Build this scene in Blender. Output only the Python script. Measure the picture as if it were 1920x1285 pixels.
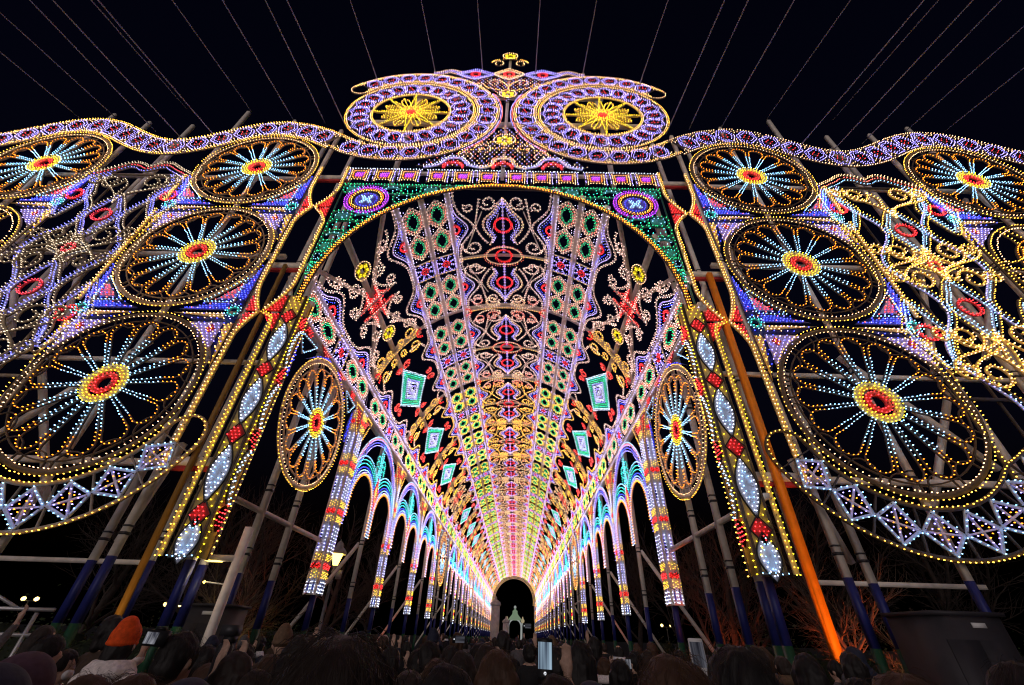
import bpy, bmesh, math, random
import numpy as np
from mathutils import Matrix, Vector
from mathutils.geometry import tessellate_polygon

# ------------------------------------------------------------------ camera, world, exposure
SC = bpy.context.scene
for o in list(bpy.data.objects):
    bpy.data.objects.remove(o)
PI = math.pi
IMG_W, IMG_H = 1920, 1285
FPX, YAW, PITCH, ROLL, CAMX, CAMZ = 761.5, -0.01415, 0.62754, 0.03158, 0.632, 1.75
FY = 8.0                                   # distance to the front of the light gate
def _basis():
    cy, sy, cp, sp = math.cos(YAW), math.sin(YAW), math.cos(PITCH), math.sin(PITCH)
    f = Vector((sy * cp, cy * cp, sp)); r = Vector((cy, -sy, 0)); u = r.cross(f)
    c, s = math.cos(ROLL), math.sin(ROLL)
    return c * r + s * u, -s * r + c * u, f
CR, CU, CF = _basis()
cam_data = bpy.data.cameras.new('camera')
cam_data.sensor_width = 36.0
cam_data.sensor_fit = 'HORIZONTAL'
cam_data.lens = FPX / IMG_W * 36.0
cam_data.clip_start = 0.05
cam_data.clip_end = 3000
cam = bpy.data.objects.new('camera', cam_data)
SC.collection.objects.link(cam)
cam.matrix_world = Matrix(((CR.x, CU.x, -CF.x, CAMX), (CR.y, CU.y, -CF.y, 0), (CR.z, CU.z, -CF.z, CAMZ), (0, 0, 0, 1)))
SC.camera = cam
def at(px, py, Y):
    """a point of the place at distance Y from where the photographer stands"""
    d = CR * ((px - IMG_W / 2) / FPX) - CU * ((py - IMG_H / 2) / FPX) + CF
    t = Y / d.y
    return Vector((CAMX + d.x * t, Y, CAMZ + d.z * t))

world = bpy.data.worlds.new('World')
SC.world = world
world.use_nodes = True
wn = world.node_tree.nodes; wl = world.node_tree.links
sky = wn.new('ShaderNodeTexSky')
sky.sky_type = 'NISHITA'
sky.sun_disc = False
sky.sun_elevation = math.radians(-4.0)
sky.sun_rotation = math.radians(180)
bgn = wn['Background']
bgn.inputs['Strength'].default_value = 0.14
tint = wn.new('ShaderNodeMixRGB'); tint.blend_type = 'MULTIPLY'; tint.inputs[0].default_value = 1.0
tint.inputs[2].default_value = (.55, .55, 1.5, 1)          # city night: deep navy
wl.new(sky.outputs[0], tint.inputs[1]); wl.new(tint.outputs[0], bgn.inputs['Color'])

SC.view_settings.view_transform = 'Standard'
SC.view_settings.look = 'None'
SC.view_settings.exposure = 0.0
SC.view_settings.gamma = 1.0
SC.view_settings.use_curve_mapping = False
SC.cycles.use_denoising = True
SC.cycles.max_bounces = 4
SC.cycles.diffuse_bounces = 2
SC.cycles.glossy_bounces = 2
SC.cycles.sample_clamp_indirect = 3.0
SC.cycles.use_light_tree = True
SC.render.filter_size = 1.15
SC.cycles.filter_width = 1.15
sun_data = bpy.data.lights.new('fill_sun', 'SUN')           # soft fill added from behind the camera to brighten timber and crowd
sun_data.energy = 1.0; sun_data.angle = math.radians(60); sun_data.color = (1.0, .86, .84)
sun = bpy.data.objects.new('fill_sun', sun_data); SC.collection.objects.link(sun)
sun.rotation_euler = (math.radians(80), 0, math.radians(-14))

random.seed(7)
COL = SC.collection

# ------------------------------------------------------------------ materials
MATS = {}
def mat_plain(name, col, rough=0.6, noise=0.0, scale=20.0, metal=0.0, bump=0.0):
    m = bpy.data.materials.new(name); m.use_nodes = True
    nt = m.node_tree; b = nt.nodes['Principled BSDF']
    b.inputs['Base Color'].default_value = (*col, 1); b.inputs['Roughness'].default_value = rough; b.inputs['Specular IOR Level'].default_value = .3
    b.inputs['Metallic'].default_value = metal
    if noise > 0:
        tc = nt.nodes.new('ShaderNodeTexCoord'); nz = nt.nodes.new('ShaderNodeTexNoise')
        nz.inputs['Scale'].default_value = scale; nz.inputs['Detail'].default_value = 5
        nt.links.new(tc.outputs['Object'], nz.inputs['Vector'])
        rp = nt.nodes.new('ShaderNodeValToRGB')
        rp.color_ramp.elements[0].position = 0.3; rp.color_ramp.elements[1].position = 0.7
        rp.color_ramp.elements[0].color = (*[c * (1 - noise) for c in col], 1)
        rp.color_ramp.elements[1].color = (*[min(1, c * (1 + noise * .6)) for c in col], 1)
        nt.links.new(nz.outputs['Fac'], rp.inputs['Fac']); nt.links.new(rp.outputs['Color'], b.inputs['Base Color'])
        if bump > 0:
            bp = nt.nodes.new('ShaderNodeBump'); bp.inputs['Strength'].default_value = bump; bp.inputs['Distance'].default_value = .02
            nt.links.new(nz.outputs['Fac'], bp.inputs['Height']); nt.links.new(bp.outputs['Normal'], b.inputs['Normal'])
    MATS[name] = m
    return m
BS = 1.5
def mat_bulb(name, col, s):
    m = bpy.data.materials.new(name); m.use_nodes = True
    nt = m.node_tree; nt.nodes.clear()
    out = nt.nodes.new('ShaderNodeOutputMaterial'); em = nt.nodes.new('ShaderNodeEmission')
    geo = nt.nodes.new('ShaderNodeNewGeometry'); mr = nt.nodes.new('ShaderNodeMapRange')
    mr.inputs['From Min'].default_value = 0; mr.inputs['From Max'].default_value = 1
    mr.inputs['To Min'].default_value = s * .55 * BS; mr.inputs['To Max'].default_value = s * 1.35 * BS
    nt.links.new(geo.outputs['Random Per Island'], mr.inputs['Value'])
    gt = nt.nodes.new('ShaderNodeMath'); gt.operation = 'GREATER_THAN'; gt.inputs[1].default_value = .025; mu = nt.nodes.new('ShaderNodeMath'); mu.operation = 'MULTIPLY'
    nt.links.new(geo.outputs['Random Per Island'], gt.inputs[0]); nt.links.new(gt.outputs[0], mu.inputs[0]); nt.links.new(mr.outputs['Result'], mu.inputs[1]); nt.links.new(mu.outputs[0], em.inputs['Strength'])
    em.inputs['Color'].default_value = (*col, 1)
    nt.links.new(em.outputs[0], out.inputs['Surface'])
    MATS[name] = m
def mat_glow(name, col, s):
    m = bpy.data.materials.new(name); m.use_nodes = True
    nt = m.node_tree; nt.nodes.clear()
    out = nt.nodes.new('ShaderNodeOutputMaterial'); em = nt.nodes.new('ShaderNodeEmission')
    em.inputs['Color'].default_value = (*col, 1); em.inputs['Strength'].default_value = s
    nt.links.new(em.outputs[0], out.inputs['Surface']); MATS[name] = m

mat_plain('ivory', (.84, .77, .68), .55, .18, 6.0)
mat_plain('frame_taupe', (.72, .64, .58), .6, .25, 8.0)
mat_plain('frame_dark', (.085, .065, .050), .6, .3, 8.0)  # shade put into the colour: frame fronts that get no light
mat_plain('frame_tan', (.34, .26, .17), .6, .3, 8.0)  # lighter copy of the dark frame, bulb light put into its colour
mat_plain('board_yellow', (.66, .50, .20), .6, .2, 8.0)
mat_plain('board_blue', (.10, .12, .62), .6, .2, 8.0)
mat_plain('board_red', (.60, .05, .05), .6, .2, 8.0)
mat_plain('board_ice', (.58, .64, .78), .6, .2, 8.0)
mat_plain('board_lav', (.46, .42, .66), .6, .2, 8.0)
mat_plain('board_green', (.02, .16, .11), .5, .2, 8.0)
mat_plain('board_teal', (.08, .42, .36), .5, .2, 8.0)
mat_plain('board_purple', (.34, .06, .50), .5, .2, 8.0)
mat_plain('board_petal', (.72, .72, .03), .5, .1, 8.0)
mat_plain('paint_navy', (.018, .025, .16), .45, .2, 5.0)
mat_plain('paint_green', (.012, .07, .035), .5, .25, 5.0)
mat_plain('uplit_orange', (.92, .26, .01), .5, .15, 5.0)  # orange uplight on the right gate post, put into its colour
mat_plain('uplit_ochre', (.20, .11, .025), .5, .15, 5.0)  # golden uplight on the left gate post, put into its colour
mat_plain('steel', (.55, .55, .56), .4, .1, 30., .6)
mat_plain('wire', (.30, .31, .36), .5)
mat_plain('dark_metal', (.05, .05, .055), .45, .2, 12, .4)
mat_plain('black', (.012, .012, .014), .5)
for nm, c, s in (('warm', (1, .56, .26), 4.2), ('pale', (1, .62, .52), 3.6), ('mist', (.66, .54, 1), 3.8), ('gold', (1, .50, .05), 5.0), ('amber', (1, .27, .015), 4.4), ('yellow', (1, .72, .02), 4.0),
                 ('red', (1, .03, .035), 4.5), ('rose', (1, .16, .12), 3.8), ('blue', (.05, .07, 1), 4.5), ('lav', (.34, .28, 1), 4.6),
                 ('ice', (.27, .60, 1), 4.2), ('white', (.72, .78, 1), 4.4), ('cyan', (.05, .80, .66), 4.0), ('green', (.03, .70, .26), 3.0),
                 ('purple', (.44, .05, .95), 5.0), ('dim', (.8, .62, .42), 1.9), ('dimred', (1, .05, .08), 3.4), ('dimblue', (.20, .20, 1), 3.4)):
    mat_bulb('bulb_' + nm, c, s)

# ------------------------------------------------------------------ mesh builder in a local (u, v, n) sheet
def A(p): return np.asarray(p, float).reshape(-1, 2)
def resample(p, sp, closed=False, phase=0.0):
    p = A(p)
    if closed: p = np.vstack([p, p[:1]])
    d = np.hypot(*(p[1:] - p[:-1]).T); L = np.concatenate([[0], np.cumsum(d)])
    if L[-1] < 1e-6: return p[:1]
    n = max(1, int(round(L[-1] / sp)))
    t = (np.arange(n) + .5 + phase) / n * L[-1] if closed else np.linspace(0, L[-1], n + 1)
    return np.stack([np.interp(t, L, p[:, 0]), np.interp(t, L, p[:, 1])], -1)
def offset(p, d, closed=False):
    p = A(p)
    if abs(d) < 1e-9: return p
    if closed: t = np.roll(p, -1, 0) - np.roll(p, 1, 0)
    else: t = np.gradient(p, axis=0)
    ln = np.hypot(t[:, 0], t[:, 1]); ln[ln < 1e-9] = 1
    n = np.stack([-t[:, 1] / ln, t[:, 0] / ln], -1)
    if closed and len(p) <= 12:      # sharp polygons: mitre
        e = np.roll(p, -1, 0) - p; e /= np.hypot(e[:, 0], e[:, 1])[:, None]
        n1 = np.stack([-e[:, 1], e[:, 0]], -1); n0 = np.roll(n1, 1, 0); b = n0 + n1
        b /= np.maximum(1e-6, (b * b).sum(1))[:, None]; return p + 2 * b * d
    return p + n * d
def arc(cx, cy, r, a0, a1, n=None, ry=None):
    n = n or max(6, int(abs(a1 - a0) / 8)); a = np.radians(np.linspace(a0, a1, n + 1))
    return np.stack([cx + r * np.cos(a), cy + (ry or r) * np.sin(a)], -1)
def circ(cx, cy, r, n=40, ry=None): return arc(cx, cy, r, 0, 360, n, ry)[:-1]
def spiral(cx, cy, r0, r1, a0, turn, n=None):
    n = n or int(max(8, abs(turn) / 14)); a = np.radians(np.linspace(a0, a0 + turn, n + 1)); r = np.linspace(r0, r1, n + 1)
    return np.stack([cx + r * np.cos(a), cy + r * np.sin(a)], -1)
def spline(pts, n=8, closed=False):
    p = A(pts); m = len(p); out = []
    rng = range(m) if closed else range(m - 1)
    for i in rng:
        g = (lambda k: p[k % m]) if closed else (lambda k: p[min(max(k, 0), m - 1)])
        p0, p1, p2, p3 = g(i - 1), g(i), g(i + 1), g(i + 2)
        for k in range(n):
            t = k / n
            out.append(.5 * ((2 * p1) + (-p0 + p2) * t + (2 * p0 - 5 * p1 + 4 * p2 - p3) * t * t + (-p0 + 3 * p1 - 3 * p2 + p3) * t ** 3))
    if not closed: out.append(p[-1])
    return np.array(out)
def inside(P, poly):
    P = A(P); poly = A(poly); x, y = P[:, 0], P[:, 1]; r = np.zeros(len(P), bool); j = len(poly) - 1
    for i in range(len(poly)):
        xi, yi = poly[i]; xj, yj = poly[j]
        if yi != yj: r ^= ((yi > y) != (yj > y)) & (x < (xj - xi) * (y - yi) / (yj - yi) + xi)
        j = i
    return r
def hexgrid(poly, sp):
    poly = A(poly); a, b = poly.min(0), poly.max(0); pts = []
    for j, y in enumerate(np.arange(a[1] + sp * .4, b[1], sp * .87)):
        for x in np.arange(a[0] + sp * (.3 + .5 * (j % 2)), b[0], sp): pts.append((x, y))
    if not pts: return np.zeros((0, 2))
    P = A(pts); return P[inside(P, poly)]

JIT = np.random.default_rng(4)
class LOD:
    frame = 'ivory'; lift = 0.0; sw = 1.0; twin = False
    sp = 1.0; r = .0125; h = .040; far = False
def set_lod(k):
    LOD.twin = k < 2
    LOD.sp, LOD.r, LOD.h, LOD.far = ((1.0, .0112, .038, False), (1.35, .0138, .040, False), (2.2, .0175, .05, False), (3.6, .021, .06, True))[k]
class MB:
    def __init__(s): s.V = []; s.F = []; s.n = 0; s.mats = []
    def mi(s, m):
        if m not in s.mats: s.mats.append(m)
        return s.mats.index(m)
    def add(s, V, F, m):
        V = np.asarray(V, float).reshape(-1, 3); F = np.asarray(F, int)
        if len(V) == 0 or len(F) == 0: return
        s.V.append(V); s.F.append((F + s.n, s.mi(m))); s.n += len(V)
    def strip(s, p, w, m='ivory', closed=False, n0=-.035, n1=0.0):
        p = A(p); k = len(p); w = w * LOD.sw
        if k < 2: return
        if m == 'ivory': m = LOD.frame
        L, R = offset(p, w / 2, closed), offset(p, -w / 2, closed)
        z = lambda q, h: np.column_stack([q, np.full(len(q), h)])
        V = np.vstack([z(L, n1), z(R, n1), z(R, n0), z(L, n0)])
        i = np.arange(k if closed else k - 1); j = (i + 1) % k; F = []
        for a in range(4):
            b = (a + 1) % 4
            F.append(np.stack([i + a * k, i + b * k, j + b * k, j + a * k], -1))
        s.add(V, np.vstack(F), m)
        if not closed: s.F.append((np.array([[0, k, 2 * k, 3 * k], [k - 1, 4 * k - 1, 3 * k - 1, 2 * k - 1]]) + s.n - 4 * k, s.mi(m)))
    def poly(s, p, m, n0=-.03, n1=-.012):
        p = A(p); k = len(p)
        if ((p[:, 0] * np.roll(p[:, 1], -1) - np.roll(p[:, 0], -1) * p[:, 1]).sum()) < 0: p = p[::-1]
        T = np.array(tessellate_polygon([[Vector((a, b, 0)) for a, b in p]]))
        if len(T) == 0: return
        z = lambda h: np.column_stack([p, np.full(k, h)])
        s.add(np.vstack([z(n1), z(n0)]), np.vstack([T, T[:, ::-1] + k]), m)
        i = np.arange(k); j = (i + 1) % k
        s.F.append((np.stack([i, i + k, j + k, j], -1) + s.n - 2 * k, s.mi(m)))
    def bulbs(s, P, col, n0=0.0, r=None, h=None):
        P = A(P); N = len(P)
        if N == 0: return
        r = r or LOD.r; h = h or LOD.h; n0 = n0 + LOD.lift; P = P + JIT.normal(0, .006, P.shape)
        if LOD.far: prof = [(0, r)]   # far lamps: a plain pyramid
        else: prof = [(0, .12 * r), (.5 * h, r)]
        a = np.arange(4) * PI / 2 + .4; V = []
        for hh, rr in prof:
            for q in a: V.append(np.column_stack([P[:, 0] + rr * math.cos(q), P[:, 1] + rr * math.sin(q), np.full(N, n0 + hh)]))
        V.append(np.column_stack([P, np.full(N, n0 + h)]))
        k = len(V); V = np.stack(V, 1).reshape(-1, 3); b = np.arange(N)[:, None] * k
        m = 'bulb_' + col; top = 4 * (len(prof) - 1)
        tri = np.array([[top + i, top + (i + 1) % 4, k - 1] for i in range(4)])
        s.add(V, (b[:, :, None] + tri[None]).reshape(-1, 3), m)
        if len(prof) > 1:
            q = np.array([[i, (i + 1) % 4, 4 + (i + 1) % 4, 4 + i] for i in range(4)])
            s.F.append(((b[:, :, None] + q[None]).reshape(-1, 4) + s.n - len(V), s.mi(m)))
    def line(s, p, col, closed=False, w=.05, rows=(0,), sp=.105, m='ivory', n=0.0, r=None):
        """a strip of board with one or more rows of bulbs of the given colours"""
        if w > 0: s.strip(p, w, m, closed, n - .035, n)
        cols = col if isinstance(col, (tuple, list)) else [col] * len(rows)
        if LOD.twin and not LOD.far and LOD.sp < 2 and w > 0 and len(rows) == 1:      # lamps along both edges of the board
            e = w / 2 + .012; rows = (e, -e); cols = [cols[0]] * 2; sp = sp * 1.25; n -= .012
        for o, c in zip(rows, cols):
            if c: s.bulbs(resample(offset(p, o, closed), sp * LOD.sp, closed), c, n, r)
    def fill(s, p, col, m='ivory', sp=.1, edge=None, n=-.012):
        s.poly(p, m, n - .02, n)
        s.bulbs(hexgrid(p, sp * LOD.sp), col, n)
        if edge: s.line(p, edge, True, .035)
    def box(s, a, b, m):
        x0, y0, z0 = a; x1, y1, z1 = b
        V = [(x0, y0, z0), (x1, y0, z0), (x1, y1, z0), (x0, y1, z0), (x0, y0, z1), (x1, y0, z1), (x1, y1, z1), (x0, y1, z1)]
        s.add(V, [(0, 3, 2, 1), (4, 5, 6, 7), (0, 1, 5, 4), (1, 2, 6, 5), (2, 3, 7, 6), (3, 0, 4, 7)], m)
    def tube(s, p0, p1, r0, r1, m, k=6, caps=True):
        p0, p1 = Vector(p0), Vector(p1); d = (p1 - p0).normalized()
        a = d.orthogonal().normalized(); b = d.cross(a); V = []
        for p, r in ((p0, r0), (p1, r1)):
            for i in range(k): q = 2 * PI * i / k; V.append(p + a * (r * math.cos(q)) + b * (r * math.sin(q)))
        s.add(V, [(i, (i + 1) % k, k + (i + 1) % k, k + i) for i in range(k)], m)
        if caps:
            s.F.append((np.array([list(range(k))[::-1]]) + s.n - 2 * k, s.mi(m))); s.F.append((np.array([list(range(k, 2 * k))]) + s.n - 2 * k, s.mi(m)))
    def lathe(s, prof, m, k=12, c=(0, 0, 0)):
        V = []
        for r, z in prof:
            for i in range(k): q = 2 * PI * i / k; V.append((c[0] + r * math.cos(q), c[1] + r * math.sin(q), c[2] + z))
        F = [(j * k + i, j * k + (i + 1) % k, (j + 1) * k + (i + 1) % k, (j + 1) * k + i) for j in range(len(prof) - 1) for i in range(k)]
        s.add(V, F, m)
    def bend(s, R):
        for k in range(len(s.V)):
            V = s.V[k]; a = V[:, 0] / R; n = V[:, 2]
            s.V[k] = np.column_stack([(R - n) * np.sin(a), V[:, 1], R - (R - n) * np.cos(a)])
        return s
    def flip(s):
        for k in range(len(s.V)): s.V[k] = s.V[k] * np.array([-1, 1, 1])
        s.F = [(f[:, ::-1], m) for f, m in s.F]
        return s
    def mesh(s, name, smooth=False):
        me = bpy.data.meshes.new(name)
        if not s.V: return me
        V = np.vstack(s.V); me.vertices.add(len(V)); me.vertices.foreach_set('co', V.astype(np.float32).ravel())
        idx = np.concatenate([f.ravel() for f, _ in s.F]); tot = np.concatenate([np.full(len(f), f.shape[1]) for f, _ in s.F])
        mi = np.concatenate([np.full(len(f), m) for f, m in s.F])
        me.loops.add(len(idx)); me.polygons.add(len(tot))
        me.loops.foreach_set('vertex_index', idx.astype(np.int32))
        me.polygons.foreach_set('loop_start', np.concatenate([[0], np.cumsum(tot)[:-1]]).astype(np.int32))
        me.polygons.foreach_set('material_index', mi.astype(np.int32))
        if smooth: me.polygons.foreach_set('use_smooth', np.ones(len(tot), bool))
        me.update(calc_edges=True)
        for m in s.mats: me.materials.append(MATS[m])
        return me

def link(o, parent=None):
    COL.objects.link(o)
    if parent is not None: o.parent = parent
    return o
def put(name, me, parent=None, loc=(0, 0, 0), rot=(0, 0, 0), scale=(1, 1, 1)):
    o = bpy.data.objects.new(name, me); o.location = loc; o.rotation_euler = rot; o.scale = scale
    return link(o, parent)
def empty(name, loc=(0, 0, 0), rot=(0, 0, 0), parent=None):
    o = bpy.data.objects.new(name, None); o.location = loc; o.rotation_euler = rot
    o.empty_display_size = .3
    return link(o, parent)
def tag(o, label, cat, group=None):
    o['label'] = label; o['category'] = cat
    if group: o['group'] = group
    return o
CACHE = {}
def cached(key, fn):
    if key not in CACHE: CACHE[key] = fn()
    return CACHE[key]
FAC = (PI / 2, 0, 0)          # a sheet standing upright, facing the photographer

# ------------------------------------------------------------------ ground
mat_plain('paving', (.045, .042, .045), .7, .4, 3.0, 0, .2)
def build_ground():
    mb = MB(); mb.add([(-400, -100, 0), (400, -100, 0), (400, 900, 0), (-400, 900, 0)], [(0, 1, 2, 3)], 'paving')
    o = put('ground', mb.mesh('ground')); o['kind'] = 'structure'
build_ground()

# ------------------------------------------------------------------ shared motifs
def m_wheel_rim(R, hub, dim=False):
    mb = MB(); g = 'gold' if not dim else 'gold'
    mb.strip(circ(0, 0, R - .10, 72), .13, 'ivory', True)
    mb.bulbs(resample(circ(0, 0, R - .02, 72), .11 * LOD.sp, True), g, 0, LOD.r * .9); mb.bulbs(resample(circ(0, 0, R - .17, 72), .11 * LOD.sp, True), 'warm', 0, LOD.r * .8)
    mb.strip(circ(0, 0, R - .32, 64), .035, 'ivory', True)
    for k in range(16):            # scallops between the petals
        a = 22.5 * k + 11.25
        c = np.array([math.cos(math.radians(a)), math.sin(math.radians(a))]) * (R - .20)
        mb.strip(arc(c[0], c[1], .30 * R / 2.12, a + 90, a + 270, 8), .028, 'ivory')
    return mb.mesh('wheel_rim')
def m_petal(R, hub):
    mb = MB(); r1 = R - .62 * R / 2.12; w = .245 * R / 2.12; w0 = .07
    left = np.array([[hub, w0], [r1, w]]); tip = arc(r1, 0, w, 90, -90, 10); right = np.array([[r1, -w], [hub, -w0]])
    p = np.vstack([resample(left, .2), tip[1:-1], resample(right, .2)])
    mb.strip(p, .03, 'ivory')
    q = resample(p, .097 * LOD.sp); rr = np.hypot(q[:, 0], q[:, 1]); cut = hub + (r1 - hub) * .74
    mb.bulbs(q[rr < cut], 'ice', 0, LOD.r * .98); mb.bulbs(q[rr >= cut], 'amber', 0, LOD.r * .92)
    return mb.mesh('petal')
def m_hub(h):
    mb = MB()
    mb.strip(circ(0, 0, h * .78, 36), h * .40, 'board_yellow', True, -.04, .004)
    for k in (.94, .78, .64): mb.bulbs(resample(circ(0, 0, h * k, 36), .10 * LOD.sp, True), 'yellow', .004)
    mb.strip(circ(0, 0, h * .40, 28), h * .30, 'board_red', True, -.04, .004)
    for k in (.50, .34): mb.bulbs(resample(circ(0, 0, h * k, 28), .085 * LOD.sp, True), 'red', .004)
    return mb.mesh('hub')
def wheel(parent, R, loc, rot, hub=.52, key=0, name='rosette_wheel'):
    rim = put(name, cached(('rim', R, key), lambda: m_wheel_rim(R, hub)), parent, loc, rot)
    tw = random.uniform(-.12, .12)
    put('hub', cached(('hub', hub, key), lambda: m_hub(hub)), rim, (0, 0, .003))
    for k in range(16):
        put('petal', cached(('petal', R, key), lambda: m_petal(R, hub)), rim, (0, 0, 0), (0, 0, 2 * PI * k / 16 + tw + random.uniform(-.012, .012)))
    return rim
def m_star_panel(w, h, a='lav', b='rose', c='red'):
    """hexagonal panel with a red asterisk, as in the crest bands"""
    mb = MB(); p = A([(-w * .5, 0), (-w * .24, h * .5), (w * .24, h * .5), (w * .5, 0), (w * .24, -h * .5), (-w * .24, -h * .5)])
    mb.line(p, a, True, .05, sp=.085)
    mb.bulbs(resample(p * .72, .10 * LOD.sp, True), a)
    mb.strip([(-w * .4, 0), (w * .4, 0)], .025); mb.strip([(-w * .2, -h * .4), (w * .2, h * .4)], .025, n0=-.045, n1=-.008); mb.strip([(-w * .2, h * .4), (w * .2, -h * .4)], .025, n0=-.05, n1=-.012)
    mb.bulbs([(0, 0)], c); mb.bulbs([(.12 * math.cos(t), .12 * math.sin(t)) for t in np.arange(4) * PI / 2 + .5], c)
    return mb.mesh('star_panel')
def m_cross_panel(w, h):
    """square lattice panel set on its corner, with a cross and amber lamps at the heart"""
    mb = MB(); P = A([(-w * .50, 0), (-w * .06, h * .50), (w * .50, 0), (w * .06, -h * .50)])
    mb.line(P, ['ice', 'lav'], True, .065, rows=(.02, -.08), sp=.12, m='board_ice')
    mb.strip(P[[0, 2]] * .92, .04, 'board_ice', n0=-.045, n1=-.01); mb.strip(P[[1, 3]] * .92, .04, 'board_ice', n0=-.05, n1=-.014)
    mb.bulbs([(.12 * math.cos(t), .10 * math.sin(t)) for t in np.arange(6) * PI / 3 + .4], 'amber')
    return mb.mesh('cross_panel')
def band(path, hw, n_units, parent, name, unit_key, edge='gold', tie='warm', mesh_unit=None, loc=(0, 0, 0), rot=FAC, t0=0.02, t1=.98, endcap=False, edge_in=None):
    """a curved ribbon between two strings of bulbs, filled with hexagonal star panels"""
    mb = MB(); path = resample(path, .18)
    up, lo = offset(path, hw), offset(path, -hw)
    mb.line(up, [edge, edge_in], w=.10, rows=(.03, -.05)); mb.line(lo, [edge, edge_in], w=.10, rows=(-.03, .05))
    d = np.hypot(*(path[1:] - path[:-1]).T); L = np.concatenate([[0], np.cumsum(d)]); T = L[-1]
    if endcap:
        for e, s in ((-1, 1),):
            c = path[e]; tg = path[e] - path[e - 1]; a = math.degrees(math.atan2(tg[1], tg[0]))
            mb.line(arc(c[0], c[1], hw, a - 90, a + 90, 14), edge, w=.08)
    ts = np.linspace(t0, t1, n_units + 1) * T; f = lambda t: np.array([np.interp(t, L, path[:, 0]), np.interp(t, L, path[:, 1])])
    ang = lambda t: math.atan2(*(f(min(T, t + .1)) - f(max(0, t - .1)))[::-1])
    units = []
    for i in range(n_units):
        t = (ts[i] + ts[i + 1]) / 2; units.append((f(t), ang(t)))
        for q in (ts[i],) + ((ts[i + 1],) if i == n_units - 1 else ()):
            c, a = f(q), ang(q); n = np.array([-math.sin(a), math.cos(a)])
            mb.strip([c - n * hw, c + n * hw], .03, n0=-.05, n1=-.004)
            for s in (-1, 1):
                tri = [c + n * s * hw * .86, c + n * s * hw * .55, c + n * s * hw * .7 + np.array([math.cos(a), math.sin(a)]) * .12, c + n * s * hw * .7 - np.array([math.cos(a), math.sin(a)]) * .12]
                if tie: mb.bulbs(tri, tie)
    o = put(name, mb.mesh(name), parent, loc, rot)
    wu = T * (t1 - t0) / n_units
    me = cached(('starp', LOD.frame, unit_key, round(wu, 2), round(hw, 2)), lambda: mesh_unit(wu * .94, hw * 1.7))
    for c, a in units: put('star_panel', me, o, (c[0], c[1], .004), (0, 0, a))
    return o
def eye_mb(mb, cx, cy, w, h, out='lav', red='red', wave='gold', ang=0):
    """an almond eye: red ring, blue-white almond, wavy golden outline"""
    c, s = math.cos(ang), math.sin(ang)
    T = lambda p: A(p) @ np.array([[c, s], [-s, c]]) + np.array([cx, cy])
    mb.line(T(circ(0, 0, h * .36, 24)), red, True, .07, rows=(.025, -.03), sp=.085, m='board_red')
    al = spline([(-w, 0), (-w * .5, h * .42), (0, h * .72), (w * .5, h * .42), (w, 0), (w * .5, -h * .42), (0, -h * .72), (-w * .5, -h * .42)], 6, True)
    mb.line(T(al), out, True, .05, rows=(.03, -.06), sp=.1, m='board_ice')
    if wave:
        wv = spline([(-w * 1.15, 0), (-w * .8, h * .42), (-w * .4, h * .72), (0, h), (w * .4, h * .72), (w * .8, h * .42), (w * 1.15, 0), (w * .8, -h * .42), (w * .4, -h * .72), (0, -h), (-w * .4, -h * .72), (-w * .8, -h * .42)], 6, True)
        mb.line(T(wv), wave, True, .05)
def m_flower(r):
    mb = MB()
    for k in range(6):
        a = k * PI / 3 + PI / 6; c = (r * .56 * math.cos(a), r * .56 * math.sin(a))
        mb.poly(circ(c[0], c[1], r * .28, 12), 'board_petal', -.03, -.01)
        mb.bulbs(np.vstack([[c], resample(circ(c[0], c[1], r * .17, 12), .09 * LOD.sp, True)]), 'yellow', -.01)
    mb.strip(circ(0, 0, r * .97, 28), .04, 'ivory', True); mb.bulbs(resample(circ(0, 0, r, 28), .095 * LOD.sp, True), 'warm')
    return mb.mesh('flower')
def scroll_pts(cx, cy, r, a0, turn, tail):
    """a volute: spiral that opens into a tail"""
    s = spiral(cx, cy, r * .28, r, a0, turn); return np.vstack([s, A(tail)]) if tail is not None else s

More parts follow.
